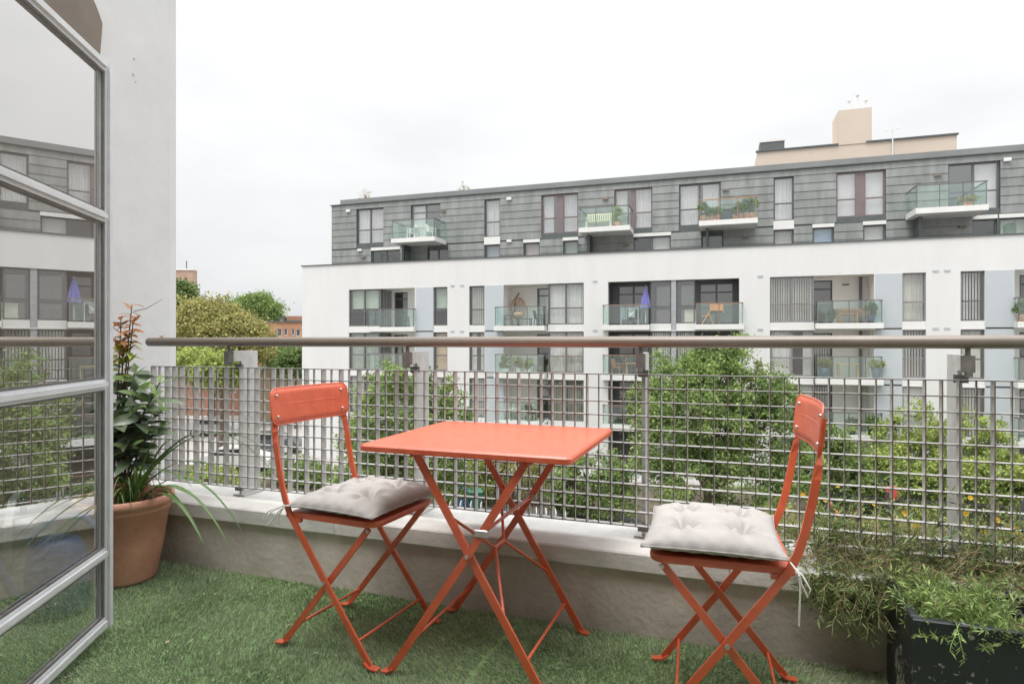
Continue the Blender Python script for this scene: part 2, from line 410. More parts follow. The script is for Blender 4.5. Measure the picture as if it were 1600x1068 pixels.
def recess(x0, x1, zf, zh, door, depth=1.5, doorkw=None, wallmat=None):
    """white loggia box with a door opening in its back wall."""
    y0, y1 = YF + .34, YF + depth; b = MB()
    b.holed(x0, x1, zf, zh, [(door[0], door[1], zf + .01, zh - .12)], y1, .2)
    b.quad((x0, y0, zf), (x0, y1, zf), (x0, y1, zh), (x0, y0, zh)); b.quad((x1, y1, zf), (x1, y0, zf), (x1, y0, zh), (x1, y1, zh))
    b.quad((x0, y0, zh), (x1, y0, zh), (x1, y1, zh), (x0, y1, zh)); b.quad((x1, y0, zf), (x0, y0, zf), (x0, y1, zf), (x1, y1, zf))
    b.build('loggia', wallmat or M('loggia_white', (.78, .77, .74), .85, var=.03, scale=.6), blk)
    kw = dict(cols=1, transom=.80, curtain=None, name='balcony_door'); kw.update(doorkw or {})
    window(door[0], door[1], zf + .012, zh - .122, y1 + .06, **kw)

for f in range(4):
    zf, zh, sb0 = FLR[f], HEAD[f], FLR[f] - .30
    c = cols
    def spandrel(a, d, yy=YF + .02):
        b = MB(); b.box(a + .003, d - .003, yy, yy + .25, sb0 + .003, zf + .06); b.build('spandrel', m_whiteslab, blk)
    yw = YF + .10
    # bay 1
    w1 = c['win1']; r1 = c['rec1']
    window(w1[0], w1[1], zf + .062, zh - .002, yw, cols=2, curtain=rolg if f == 0 else (('slats', m_blindgreen) if f == 1 else bls), drop=.52 if f == 0 else 1.)
    b = MB(); b.box(w1[1], w1[1] + .10, yw, YF + 1.5, zf, zh - .002); b.build('loggia_side', m_frame, blk)
    recess(w1[1] + .10, r1[1], zf, zh, (r1[0] + .30, r1[0] + 1.30), doorkw=dict(curtain=None if f == 0 else cur))
    spandrel(w1[0], w1[1])
    b = MB(); b.box(FX(578), r1[1] + .12, YF - .35, YF + .335, sb0 + .006, zf - .004); sl = b.build('balcony_slab', m_whiteslab, blk)
    balustrade(sl, FX(578) + .08, r1[1] + .06, YF - .30, YF - .01, zf, npan=3)
    window(*c['win1b'], zf + .062, zh - .002, yw, curtain=rolg if f == 0 else (('roller', m_tan) if f == 1 else cur), drop=.55 if f == 0 else 1.); spandrel(*c['win1b'])
    # bay 2
    window(*c['win2'], zf + .062, zh - .002, yw, curtain=bls if f != 1 else cur); spandrel(*c['win2'])
    r2 = c['rec2']
    recess(r2[0], r2[1] - .02, zf, zh, (r2[1] - 1.05, r2[1] - .06), doorkw=dict(curtain=cur if f == 0 else None))
    window(*c['win2b'], zf + .062, zh - .002, yw, cols=2, curtain=cur if f != 2 else bls, mat=m_framebrown if f == 1 else m_frame); spandrel(*c['win2b'])
    b = MB(); b.box(r2[0] - .45, r2[1] - .03, YF - .55, YF + .335, sb0 + .006, zf - .004); sl = b.build('balcony_slab', m_whiteslab, blk)
    balustrade(sl, r2[0] - .38, r2[1] - .10, YF - .50, YF - .01, zf, npan=3)
    # bay 3: double loggia with a post between
    r3 = c['rec3']; xm = FX(1052.5)
    y1 = YF + 1.5; b = MB()
    d = [(r3[0] + .35, FX(1010)), (FX(1018) + .0, FX(1047)), (FX(1060), FX(1085)), (FX(1092), r3[1] - .25)]
    b.holed(r3[0], r3[1], zf, zh, [(p, q, zf + .02, zh - .10) for p, q in d], y1, .2)
    b.quad((r3[0], YF + .34, zf), (r3[0], y1, zf), (r3[0], y1, zh), (r3[0], YF + .34, zh)); b.quad((r3[1], y1, zf), (r3[1], YF + .34, zf), (r3[1], YF + .34, zh), (r3[1], y1, zh))
    b.quad((r3[0], YF + .34, zh), (r3[1], YF + .34, zh), (r3[1], y1, zh), (r3[0], y1, zh)); b.quad((r3[1], YF + .34, zf), (r3[0], YF + .34, zf), (r3[0], y1, zf), (r3[1], y1, zf))
    b.build('loggia', m_frame, blk)
    for k, (p, q) in enumerate(d):
        window(p, q, zf + .022, zh - .102, y1 + .05, cols=2 if k in (0, 3) else 1, transom=.42 if k in (1, 2) else .78, curtain=(None, None, None, None)[k] if f < 1 else (blc if k in (1, 2) else None), name='balcony_door' if k in (0, 3) else 'window')
    b = MB(); b.box(xm - .13, xm + .13, YF + .05, YF + .33, sb0 + .004, zh - .002); b.build('column', M('column_grey', (.34, .35, .37), .5), blk)
    for (p, q, le, ri) in ((r3[0] - .28, FX(1016), True, True), (FX(1086), r3[1] + .22, True, True)):
        b = MB(); b.box(p, q, YF - .5, YF + .335, sb0 + .006, zf - .004); sl = b.build('balcony_slab', m_whiteslab, blk)
        balustrade(sl, p + .06, q - .06, YF - .45, YF - .01, zf, npan=2, railmat=M('brown_rail', (.26, .17, .13), .5))
    spandrel(FX(1016) + .01, xm - .14, YF + .04); spandrel(xm + .14, FX(1086) - .01, YF + .04)
    for p, q in ((FX(1016), xm - .13), (xm + .13, FX(1086))):
        window(p + .01, q - .01, zf + .07, zh - .01, YF + .12, cols=1, curtain=None if f == 0 else blc)
    # bay 4
    window(*c['win4'], zf + .062, zh - .002, yw, cols=2, curtain=bls if f == 0 else cur, mat=M('frame_mauve', (.21, .19, .205), .45)); spandrel(*c['win4'])
    r4 = c['rec4']
    recess(r4[0] + .02, r4[1], zf, zh, (r4[0] + .06, r4[0] + 1.1), doorkw=dict(curtain=None if f == 0 else blc))
    b = MB(); b.box(r4[1] - .42, r4[1] - .30, YF + 1.25, YF + 1.40, zf, zh); b.build('downpipe', m_frame, blk)
    b = MB(); b.box(r4[0] + .03, r4[1] + .32, YF - .5, YF + .335, sb0 + .006, zf - .004); sl = b.build('balcony_slab', m_whiteslab, blk)
    balustrade(sl, r4[0] + .08, r4[1] + .26, YF - .45, YF - .01, zf, npan=4)
    window(*c['win4b'], zf + .062, zh - .002, yw, curtain=(('curtain', m_blind), bls, rolw, cur)[f], mat=M('frame_mauve')); spandrel(*c['win4b'])
    # bay 5
    window(*c['win5'], zf + .062, zh - .002, yw, curtain=(blc, ('curtain', m_blind), bls, cur)[f]); spandrel(*c['win5'])
    r5 = c['rec5']
    recess(r5[0], r5[1], zf, zh, (r5[1] - 1.2, r5[1] - .1))
    b = MB(); b.box(r5[0] - .05, r5[1] + .1, YF - .5, YF + .335, sb0 + .006, zf - .004); sl = b.build('balcony_slab', m_whiteslab, blk)
    balustrade(sl, r5[0], r5[1], YF - .45, YF - .01, zf, npan=3)
    window(*c['win5b'], zf + .062, zh - .002, yw, cols=2, curtain=cur); spandrel(*c['win5b'])
    for pn in ('pan1', 'pan2', 'pan4', 'pan5'):
        a, d_ = c[pn]
        b = MB(); b.box(a, d_, YF - .03, YF - .002, zf - .26, zh - .002); b.build('cladding_panel', m_panelgrey, blk)
        b = MB(); b.box(a, d_, YF - .03, YF - .002, sb0 - .06, zf - .34); b.build('cladding_panel', m_panelgrey, blk)
        b = MB(); b.box(a, d_, YF - .015, YF - .003, zf - .34, zf - .26); b.build('shadow_gap', m_dark, blk)
    for u in (640, 1330) if f < 2 else ():
        b = MB(); b.box(FX(u) - .16, FX(u) + .16, YF + 1.42, YF + 1.49, zh - .42, zh - .34); b.build('wall_lamp', m_brown, blk)

for u in (707, 722, 930, 1188, 1462, 1480):
    for f in range(2):
        b = MB(); b.box(FX(u) - .13, FX(u) + .13, YF - .03, YF - .002, HEAD[f] + .02, HEAD[f] + .12); b.build('air_brick', m_panelgrey, blk)
# --- zinc storeys
ZT = 10.66; XZ = FX(518, YZ); Z1, Z0 = 7.50, 5.0
up = [(557, 599), (642, 688), (757, 781), (846, 903), (960, 1019), (1061, 1126), (1209, 1240), (1307, 1384), (1482, 1563), (1650, 1690)]
lo = [(580, 625), (668, 700), (757, 781), (818, 843), (880, 903), (990, 1048), (1096, 1130), (1209, 1240), (1270, 1303), (1349, 1384), (1520, 1558), (1562, 1612), (1660, 1690)]
UP = [(FX(a, YZ), FX(b_, YZ)) for a, b_ in up]; LO = [(FX(a, YZ), FX(b_, YZ)) for a, b_ in lo]
WB, WH, LH = 7.86, 10.30, 7.36
hz = [(a, d_, WB, WH) for a, d_ in UP] + [(a, d_, Z0 + .1, LH) for a, d_ in LO]
b = MB(); b.holed(XZ, XR, Z0, ZT, hz, YZ + .035, .25)
b.quad((XZ, YZ + 10, Z0), (XZ, YZ + .035, Z0), (XZ, YZ + .035, ZT), (XZ, YZ + 10, ZT)); b.quad((XR, YZ, Z0), (XR, YZ + 10, Z0), (XR, YZ + 10, ZT), (XR, YZ, ZT))
b.build('zinc_wall', m_zincdark, blk)
b = MB(); b.quad((XZ, YZ + 3.2, Z0), (XR, YZ + 3.2, Z0), (XR, YZ + 3.2, ZT), (XZ, YZ + 3.2, ZT)); b.box(XZ + .1, XR - .1, YZ + .3, YZ + 3.2, 7.5, 7.8)
b.build('room_interior', m_interior, blk)
b = MB(); b.box(XZ - .08, XR, YZ - .10, YZ + 10, ZT + .002, ZT + .05); b.build('eaves_gutter', m_zincdark, blk)
b = MB(); b.box(XZ + .75, XR, YZ - .05, YZ + 10, ZT + .05, ZT + .36); b.build('roof_fascia', m_zinccap, blk)
def courses(xa, xb, z0, z1, n):
    h = (z1 - z0) / n
    for k in range(n):
        zz = z0 + h * k
        # long runs are made of two sheets
        cuts = [xa, xb] if xb - xa < 4.0 else [xa, xa + (xb - xa) * random.uniform(.4, .6), xb]
        for p, q in zip(cuts[:-1], cuts[1:]):
            b = MB(); t = .022
            vs = [(p + .008, YZ + .01 - t, zz + .012), (q - .008, YZ + .01 - t, zz + .012), (q - .008, YZ + .03, zz + .012), (p + .008, YZ + .03, zz + .012),
                  (p + .008, YZ + .012, zz + h - .006), (q - .008, YZ + .012, zz + h - .006), (q - .008, YZ + .03, zz + h - .006), (p + .008, YZ + .03, zz + h - .006)]
            b.add(vs, [(3, 2, 1, 0), (4, 5, 6, 7), (0, 1, 5, 4), (1, 2, 6, 5), (3, 0, 4, 7)])
            b.build('zinc_panel', m_zinc, blk)
def gaps(ops, xa, xb):
    o = sorted(ops); r = []; p = xa
    for a, d_ in o:
        if a - p > .12: r.append((p, a))
        p = d_
    if xb - p > .1: r.append((p, xb))
    return r
for a, d_ in gaps(UP, XZ, XR): courses(a, d_, 7.58, 10.30, 6)
courses(XZ, XR, 10.30, ZT, 1)
for a, d_ in gaps(LO, XZ, XR): courses(a, d_, 5.30, 7.50, 5)
for a, d_ in UP:  # pieces under the upper windows where no white spandrel sits
    pass
for (a, d_) in LO[:1] + LO[2:5] + LO[5:6] + LO[7:]:
    b = MB(); b.box(a - .02, d_ + .02, YZ - .02, YZ + .033, LH + .003, WB - .003 if any(abs(a - x) < .6 for x, _ in UP) else 7.56); b.build('spandrel', m_whiteslab, blk)
ys = YZ + .12
zw = [dict(cols=2, curtain=cur), dict(cols=2, transom=.78, curtain=rolw, cfrac=(0, .5)), dict(curtain=cur), dict(cols=2, gap=.42, mat=m_framebrown, curtain=cur),
      dict(cols=2, gap=.30, mat=m_framebrown, curtain=cur), dict(cols=2, curtain=cur), dict(curtain=cur), dict(cols=2, gap=.5, mat=m_framebrown, curtain=rolw, drop=1.),
      dict(cols=2, mat=m_frame, curtain=rolw, cfrac=(.5, 1)), dict(curtain=cur)]
for (a, d_), kw in zip(UP, zw): window(a, d_, WB + .002, WH - .002, ys, pane=m_panesky, **kw)
m_blueblind = M('blue_blind', (.42, .56, .70), .85, var=.04)
m_pinkblind = M('pink_blind', (.60, .50, .49), .85, var=.04)
lw = [dict(cols=2), dict(cols=2), dict(curtain=('roller', m_panelgrey)), dict(curtain=('roller', m_pinkblind)), dict(curtain=rolg), dict(cols=2, curtain=rolw, cfrac=(.5, 1)), dict(cols=1),
      dict(curtain=('roller', m_blind)), dict(curtain=('roller', m_blueblind)), dict(curtain=rolw), dict(), dict(curtain=rolg), dict(curtain=cur)]
for (a, d_), kw in zip(LO, lw): window(a, d_, Z0 + .102, LH - .002, ys, transom=None, **kw)
zbal = []
for (u0, u1, n, rm) in ((611, 679, 2, m_steeldark), (904, 984, 3, m_steeldark), (1092, 1184, 3, M('orange_brown_rail', (.38, .22, .14), .5)), (1431, 1545, 3, m_steeldark)):
    yb = 36.2; a, d_ = FX(u0, yb), FX(u1, yb)
    b = MB(); b.box(a, d_, yb, YZ + .01, 7.50, 7.78)
    sl = b.build('balcony_slab', m_whiteslab, blk); zbal.append((a, d_, yb))
    balustrade(sl, a + .05, d_ - .05, yb + .05, YZ - .03, 7.78, npan=n, railmat=rm, h=1.12)
    b = MB(); b.box(a + .35, a + .50, YZ - 1.0, YZ - .03, 5.0, 7.49); b.build('terrace_divider', m_zincdark, blk)
for u, v in ((545, 330), (796, 311), (1573, 250)):
    x, z = FX(u, YZ), FZ(u, v, YZ); b = MB(); b.box(x - .16, x + .16, YZ - .13, YZ - .02, z - .09, z + .09, bev=.02); b.build('vent_cover', m_whiteslab, blk)
for u, v in ((563, 391), (796, 377)):
    x, z = FX(u, YZ), FZ(u, v, YZ); b = MB(); b.box(x - .16, x + .16, YZ - .13, YZ - .02, z - .08, z + .08, bev=.02); b.build('vent_cover', m_whiteslab, blk)
for u, v in ((693, 330), (946, 311), (1134, 297), (1465, 274), (568, 402), (978, 383), (1165, 371), (1503, 354)):
    x, z = FX(u, YZ), FZ(u, v, YZ); b = MB(); b.box(x - .17, x + .17, YZ - .12, YZ - .02, z - .05, z + .05); b.build('wall_lamp', m_brown, blk)
for u in (598, 640, 906, 1262, 1580):
    x = FX(u, 37.); b = MB(); b.box(x - .01, x + .01, YF + .45, YZ - .06, 5.0, 6.95); b.build('terrace_screen', m_balglass, blk)

# ================================================================== NEIGHBOURING BUILDINGS
def solid(x0, x1, y0, y1, z0, z1): b = MB(); b.box(x0, x1, y0, y1, z0, z1); return b
m_beige = M('beige_render', (.55, .47, .395), .9, var=.04, scale=.4)
YB = 56.
bb = Vector((FX(1330, YB), YB, GZ))
bt = thing('beige_tower_block', 'beige rendered rooftop block with square chimney stack rising behind the zinc roof', 'building', loc=BW(*bb), rz=TH - TB, base=bb)
x0, x1, x2, x3 = FX(1183, YB), FX(1301, YB), FX(1362, YB), FX(1495, YB)
zt = FZ(1245, 233, YB)
solid(x0, x3, YB, YB + 9, GZ, zt).build('wall', m_beige, bt)
zs = FZ(1330, 171, YB); b = MB()
b.box(FX(1310, YB), x2, YB - .05, YB + 2.8, zt, zs)
b.build('chimney_stack', m_beige, bt)
b = MB(); b.box(x0 - .1, x1 + .4, YB - .12, YB + .2, zt + .01, zt + .14); b.box(x2 - .4, x3 + .1, YB - .12, YB + .2, zt + .01, zt + .14); b.build('roof_edge', m_zincdark, bt)
b = MB(); b.box(x0 + .3, x0 + 2.2, YB + 1, YB + 3, zt + .1, zt + 1.1); b.build('roof_hatch', m_zincdark, bt)
b = MB(); b.box(x0 + .25, x0 + 2.25, YB + .95, YB + 3.05, zt + 1.102, zt + 1.3); b.build('hatch_lid', m_white, bt)
for dx, h in ((1.3, .9), (1.9, 1.3), (2.5, .8)):
    b = MB(); b.tube([(x1 + dx, YB + .6, zs), (x1 + dx, YB + .6, zs + h)], .06, 6); b.ball((x1 + dx, YB + .6, zs + h), .16, 6); b.build('flue', m_whiteslab, bt)
b = MB(); xa = FX(1394, YB); b.tube([(xa, YB - .15, zt - 1.2), (xa, YB - .15, zt + 1.0)], .05, 6); b.tube([(xa - .5, YB - .15, zt + .8), (xa + .5, YB - .15, zt + .9)], .03, 5); b.build('aerial', m_whiteslab, bt)

m_brick = M('brick', (.40, .215, .13), .9, var=.15, scale=.5)
m_brick2 = M('brick_red', (.33, .17, .12), .9, var=.15, scale=.5)
def far_block(name, label, u0, u1, vt, Zc, mat, wins=(), depth=12, roof=None):
    a, d_ = at(u0, 534, Zc), at(u1, 534, Zc); p = Vector((a.x, a.y, GZ)); ang = TH
    t = thing(name, label, 'building', loc=p, rz=ang); w = (d_ - a).length; zt = at(u0, vt, Zc).z - GZ
    hs = [(( u - u0) * Zc / F, (u + ww - u0) * Zc / F, at(0, v + hh, Zc).z - GZ, at(0, v, Zc).z - GZ) for u, ww, v, hh in wins]
    b = MB(); b.holed(0, w, 0, zt, hs, 0, .3)
    b.quad((0, depth, 0), (0, 0, 0), (0, 0, zt), (0, depth, zt)); b.quad((w, 0, 0), (w, depth, 0), (w, depth, zt), (w, 0, zt)); b.quad((0, 0, zt), (w, 0, zt), (w, depth, zt), (0, depth, zt))
    b.build('wall', mat, t)
    for h in hs:
        b = MB(); b.box(h[0], h[1], .15, .25, h[2], h[3]); wv = b.build('window', m_white, t)
        n = max(1, round((h[1] - h[0]) / 1.0)); cw = (h[1] - h[0]) / n
        for k in range(n):
            b = MB(); b.quad((h[0] + k * cw + .12, .14, h[2] + .12), (h[0] + k * cw + cw - .12, .14, h[2] + .12), (h[0] + k * cw + cw - .12, .14, h[3] - .12), (h[0] + k * cw + .12, .14, h[3] - .12)); b.build('pane', M('far_pane', (.10, .11, .12), .15, var=.2), wv)
    b = MB(); b.box(-.2, w + .2, -.2, depth, zt + .002, zt + .3); b.build('roof', roof or m_zincdark, t)
    return t, w, zt
t, w, zt = far_block('brick_terrace', 'orange brick terrace with white framed windows left of the white block', 388, 492, 503.5, 105, m_brick,
                     wins=[(403, 9, 511, 11), (432, 8, 513, 12), (443, 6, 513, 11), (455, 5, 513, 11), (462, 7, 514, 11), (410, 10, 532, 12), (440, 10, 532, 12), (462, 8, 532, 12)])
b = MB(); b.box(w * .56, w * .82, .5, 5, zt + .31, zt + 1.1); b.build('roof_box', m_brick2, t)
b = MB(); b.box(w * .44, w * .54, .4, 3, zt + .31, zt + .95); b.build('skylight', m_zincdark, t)
t, w, zt = far_block('brick_tower', 'tall pinkish brick building with roof mast rising above the far trees', 268, 301, 422, 140, M('brick_pink', (.40, .27, .21), .9, var=.12, scale=.5), wins=[(288, 5, 440, 10)], depth=2, roof=m_whiteslab)
b = MB(); b.tube([(w * .6, 1, zt), (w * .6, 1, zt + 2.2)], .12, 6); b.build('mast', m_steeldark, t)
t, w, zt = far_block('tan_shed', 'low tan rendered building with flat roof behind the orange chair', 404, 560, 577, 62, M('tan_render', (.56, .45, .31), .9), wins=[(438, 8, 592, 16), (470, 10, 590, 20)], depth=8, roof=m_whiteslab)
t, w, zt = far_block('low_brick_house', 'low brick house with white fascia seen through the left end of the mesh', 276, 402, 588, 66, m_brick2, wins=[(300, 12, 600, 14), (330, 10, 600, 22), (358, 10, 600, 14), (382, 8, 600, 22)], depth=8, roof=m_whiteslab)

# ================================================================== TREES AND HEDGES
def leafmat(name, c, c2, tr=.32): return M(name, c, .75, var=.25, scale=.7, c2=c2, island=.32, trans=tr, spec=.3)
m_lf_green = leafmat('leaf_green', (.14, .225, .07), (.31, .41, .135))
m_lf_lime = leafmat('leaf_lime', (.25, .345, .08), (.45, .52, .16))
m_lf_olive = leafmat('leaf_olive', (.30, .30, .10), (.47, .44, .17))
m_lf_dark = leafmat('leaf_dark', (.11, .175, .06), (.21, .295, .10))
def foliage(lobes, n_clump, per, clump_r, leaf, flat=.75, up=.35):
    """lobes: [(centre, (rx,ry,rz))]; leaves gather in clumps near the lobes' shells, with holes between clumps."""
    P = []; vol = np.array([l[1][0] * l[1][1] * l[1][2] for l in lobes]) ** .67; pr = vol / vol.sum()
    ids = rng.choice(len(lobes), n_clump, p=pr)
    d = rdir(n_clump); r = rng.uniform(.45, 1.02, n_clump) ** .6
    cc = np.array([lobes[i][0] for i in ids]) + d * r[:, None] * np.array([lobes[i][1] for i in ids])
    k = rng.poisson(per, n_clump) + 3
    cen = np.repeat(cc, k, 0); out = np.repeat(d, k, 0); n = len(cen)
    cr = np.repeat(clump_r * rng.uniform(.6, 1.35, n_clump), k)
    off = rng.normal(size=(n, 3)) * cr[:, None] * np.array([.55, .55, .55 * flat])
    pos = cen + off
    ax = rdir(n) + out * .5 + np.array([0, 0, -.15]); nr = rdir(n) * .8 + np.array([0, 0, up]) + out * .4
    ln = leaf * rng.uniform(.6, 1.4, n)
    return leaf_cloud(pos, ax, nr, ln, ln * .62)
def tree(name, label, base, h, lobes, mat, n_clump, per, clump_r, leaf, trunk_r=.16, group=None, cat='tree', forks=5):
    """base at ground; lobes in metres relative to base."""
    t = thing(name, label, cat, loc=base, group=group)
    V, Fc = foliage(lobes, n_clump, per, clump_r, leaf); me = np_mesh('crown', V, Fc); link('crown', me, mat, t)
    b = MB(); z1 = min(l[0][2] - l[1][2] * .3 for l in lobes)
    b.tube([(0, 0, -.2), (.05, .02, z1 * .5), (0, .05, z1)], [trunk_r * 1.25, trunk_r, trunk_r * .8], 8)
    for i in range(forks):
        l = lobes[i % len(lobes)]; e = Vector(l[0]) + Vector((random.uniform(-.5, .5) * l[1][0], random.uniform(-.5, .5) * l[1][1], random.uniform(.1, .6) * l[1][2]))
        m_ = Vector((0, .05, z1)).lerp(e, .5) + Vector((0, 0, .15))
        b.tube([(0, .05, z1 - .1), m_, e], [trunk_r * .6, trunk_r * .4, trunk_r * .12], 6)
    b.build('trunk', m_trunk, t); return t
def gp(u, Zc): p = at(u, 534, Zc); return Vector((p.x, p.y, GZ))
# big maple in the middle
tree('street_tree', 'large bright green street tree in front of the white block, behind the right chair', gp(1105, 22.5), 8,
     [((-.2, 0, 5.2), (2.4, 2.0, 2.0)), ((.9, .3, 6.3), (1.7, 1.5, 1.3)), ((-1.5, -.2, 4.2), (1.5, 1.4, 1.4)), ((1.9, 0, 4.2), (1.5, 1.4, 1.5)), ((.4, -.4, 2.9), (2.6, 1.6, 1.4)), ((-1.0, .2, 6.6), (1.1, 1., .9)), ((.9, 0, 7.5), (.35, .35, .7)), ((.2, 0, 7.1), (.8, .8, .7)), ((2.6, 0, 5.6), (.7, .6, .8)), ((-2.2, 0, 5.6), (.7, .6, .7)), ((3.0, 0, 3.2), (.9, .8, 1.0)), ((1.9, 0, 6.9), (.4, .4, .6))],
     m_lf_green, 620, 78, .31, .115, .17, forks=12)
tree('young_street_tree', 'leafy green tree beyond the mesh behind the table and left chair', gp(640, 24.), 7,
     [((-.9, 0, 4.6), (1.7, 1.5, 1.9)), ((.9, .2, 4.3), (1.5, 1.4, 2.0)), ((0, 0, 2.6), (2.6, 1.5, 1.5)), ((-1.9, .1, 3.4), (1.2, 1.1, 1.6)), ((.4, 0, 6.1), (.45, .45, .9)), ((1.7, 0, 5.7), (.4, .4, .8)), ((-1.0, 0, 6.3), (.8, .6, .7))],
     m_lf_green, 450, 72, .28, .115, .12, forks=10)
tree('olive_tree', 'broad yellow-olive tree above the handrail beside the white pillar', gp(330, 58), 12,
     [((-1, 0, 8.9), (4.4, 3.5, 2.9)), ((2.8, 0, 7.8), (3.6, 3, 2.4)), ((-3.2, 0, 7.2), (2.8, 2.4, 2.9)), ((1, -1, 5.6), (4.4, 2.5, 1.9))], m_lf_olive, 620, 60, .7, .27, .3)
tree('round_green_tree', 'rounded mid green tree above the handrail left of the white block', gp(398, 120), 20,
     [((0, 0, 13.4), (5.8, 3, 3.0)), ((3.6, 0, 13.0), (3.4, 2.4, 2.4)), ((-4.0, 0, 13.6), (4.0, 2.2, 2.6)), ((.8, 0, 15.2), (3.6, 2.2, 1.8)), ((-7.5, 0, 13.2), (3.5, 2.2, 2.2)), ((0, 0, 8), (3, 2, 4))], m_lf_green, 560, 60, .9, .36, .3)
tree('dark_green_tree', 'tall dark green tree in front of the pinkish brick tower', gp(282, 88), 18,
     [((0, 0, 12.2), (3.4, 3, 4.0)), ((2.6, 0, 10.0), (3.0, 2.4, 3.0)), ((5.0, 0, 9.4), (3.0, 2.4, 2.6)), ((8, 0, 9), (2.6, 2.4, 2.2))], m_lf_dark, 480, 46, .85, .42, .35)
for u, Zc, h, w, mt, lb in ((305, 50, 7.4, 2.0, m_lf_lime, 'pale green shrub tree just under the handrail at its left end'),
                            (430, 62, 7.6, 3.2, m_lf_green, 'wide green tree below the handrail right of the first post'),
                            (345, 46, 7.2, 1.8, m_lf_lime, 'small light green tree behind the first railing post'),
                            (462, 56, 7.2, 1.6, m_lf_dark, 'dark shrubby tree against the left corner of the white block')):
    tree('garden_tree', lb, gp(u, Zc), h, [((0, 0, h * .84), (w, w * .8, h * .16)), ((w * .5, 0, h * .78), (w * .7, w * .6, h * .14)), ((-w * .6, 0, h * .77), (w * .6, w * .6, h * .15))], mt, 130, 40, .4, .24, .12, group='trees in the gardens below')
def bush(name, label, u, Zc, w, h, mat, n=120, leaf=.14, group=None, cat='bush', d=None):
    p = gp(u, Zc); d = d or w * .7
    return tree(name, label, p, h, [((0, 0, h * .5), (w, d, h * .5)), ((w * .5, 0, h * .42), (w * .6, d * .8, h * .42)), ((-w * .55, 0, h * .4), (w * .55, d * .8, h * .4))], mat, n, 62, .27, leaf * .78, .05, group, cat, 6)
bush('tall_bush', 'yellow-green bush against the white block right of the right chair', 1425, 29.5, 1.7, 5.0, m_lf_lime, 170, .17)
bush('tall_bush', 'yellow-green bush behind the right-hand railing post', 1520, 28.5, 1.6, 4.7, m_lf_lime, 160, .17)
bush('tall_bush', 'small dark bush beside the big street tree below the white balcony', 1300, 28., 1.3, 4.3, m_lf_green, 140, .17)
bush('low_bush', 'loose bush with reddish leaves under the table top', 800, 30.5, 1.8, 3.4, m_lf_olive, 140, .16)
bush('low_bush', 'round green bush under the right edge of the table', 925, 27.2, 1.8, 3.2, m_lf_green, 170, .16)
bush('low_bush', 'yellow-green low bush between the left chair and the table', 725, 30., 1.4, 3.2, m_lf_lime, 110, .15)
bush('low_bush', 'low green bush at the foot of the mesh near the terracotta pot', 330, 33, 2.6, 1.1, m_lf_lime, 120, .16)
bush('low_bush', 'green bush low behind the left chair seat', 470, 34, 1.8, 1.5, m_lf_green, 120, .16)
bush('low_bush', 'dark green bush beneath the young tree near the second post', 575, 27, 1.8, 2.8, m_lf_green, 150, .17)
# clipped hedge along the front gardens (right)
p0, p1 = at(1330, 534, 28.6), at(1760, 534, 25.2)
hd = thing('garden_hedge', 'long bright green garden hedge below the white block at right', 'hedge', loc=(p0.x, p0.y, GZ), rz=math.atan2(p1.y - p0.y, p1.x - p0.x))
Lh = (Vector((p1.x, p1.y)) - Vector((p0.x, p0.y))).length
lob = [((x, .4 * math.sin(x * 1.7), 1.35 + .15 * math.sin(x * 2.3)), (1.0, .8, 1.45)) for x in np.arange(0, Lh, .9)]
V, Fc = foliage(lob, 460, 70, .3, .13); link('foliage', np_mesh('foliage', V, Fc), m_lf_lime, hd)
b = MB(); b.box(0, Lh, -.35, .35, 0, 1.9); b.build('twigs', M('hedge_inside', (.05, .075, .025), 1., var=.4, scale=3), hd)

# ================================================================== STREET FURNITURE SEEN THROUGH THE MESH
m_iron = M('iron_paint', (.05, .05, .055), .5, var=.2)
def ray(pu, Zc): p = at(pu, 534, Zc); return p
# iron fence in front of the hedge
p0, p1 = at(1290, 534, 27.6), at(1740, 534, 24.4); fl = math.hypot(p1.x - p0.x, p1.y - p0.y)
fe = thing('iron_fence', 'dark iron railing fence running in front of the right-hand hedge', 'fence', loc=(p0.x, p0.y, GZ), rz=math.atan2(p1.y - p0.y, p1.x - p0.x))
b = MB(); b.box(0, fl, -.02, .02, .12, .17); b.box(0, fl, -.02, .02, 1.0, 1.05); b.build('fence_rail', m_iron, fe)
bar = MB().box(-.012, .012, -.012, .012, .0, 1.15).mesh('bar')
for k in range(int(fl / .14)): link('bar', bar, m_iron, fe, loc=(.07 + k * .14, .035, 0))
pm = MB().box(-.06, .06, -.06, .06, 0, 1.35, bev=.015).mesh('fence_post')
for k in range(0, int(fl / 2.4) + 1): link('fence_post', pm, m_iron, fe, loc=(k * 2.4, 0, 0))
# road in the foreground and kerb
q0, q1 = at(300, 534, 26), at(1900, 534, 19.5)
dirx = Vector((q1.x - q0.x, q1.y - q0.y, 0)).normalized(); nor = Vector((-dirx.y, dirx.x, 0))
def strip(name, n0, n1, z, mat, kind='structure', z0=None):
    b = MB(); A = Vector((q0.x, q0.y, 0)) - dirx * 60; B = Vector((q1.x, q1.y, 0)) + dirx * 60
    if z0 is None:
        b.quad(A + nor * n0 + Vector((0, 0, z)), B + nor * n0 + Vector((0, 0, z)), B + nor * n1 + Vector((0, 0, z)), A + nor * n1 + Vector((0, 0, z)))
    else:
        pts = [A + nor * n0, B + nor * n0, B + nor * n1, A + nor * n1]
        b.add([p + Vector((0, 0, z0)) for p in pts] + [p + Vector((0, 0, z)) for p in pts], [(4, 5, 6, 7), (0, 1, 5, 4), (1, 2, 6, 5), (2, 3, 7, 6), (3, 0, 4, 7)])
    o = b.build(name, mat); o['kind'] = kind; return o
strip('road', -9, -1.0, GZ + .004, m_asphalt)
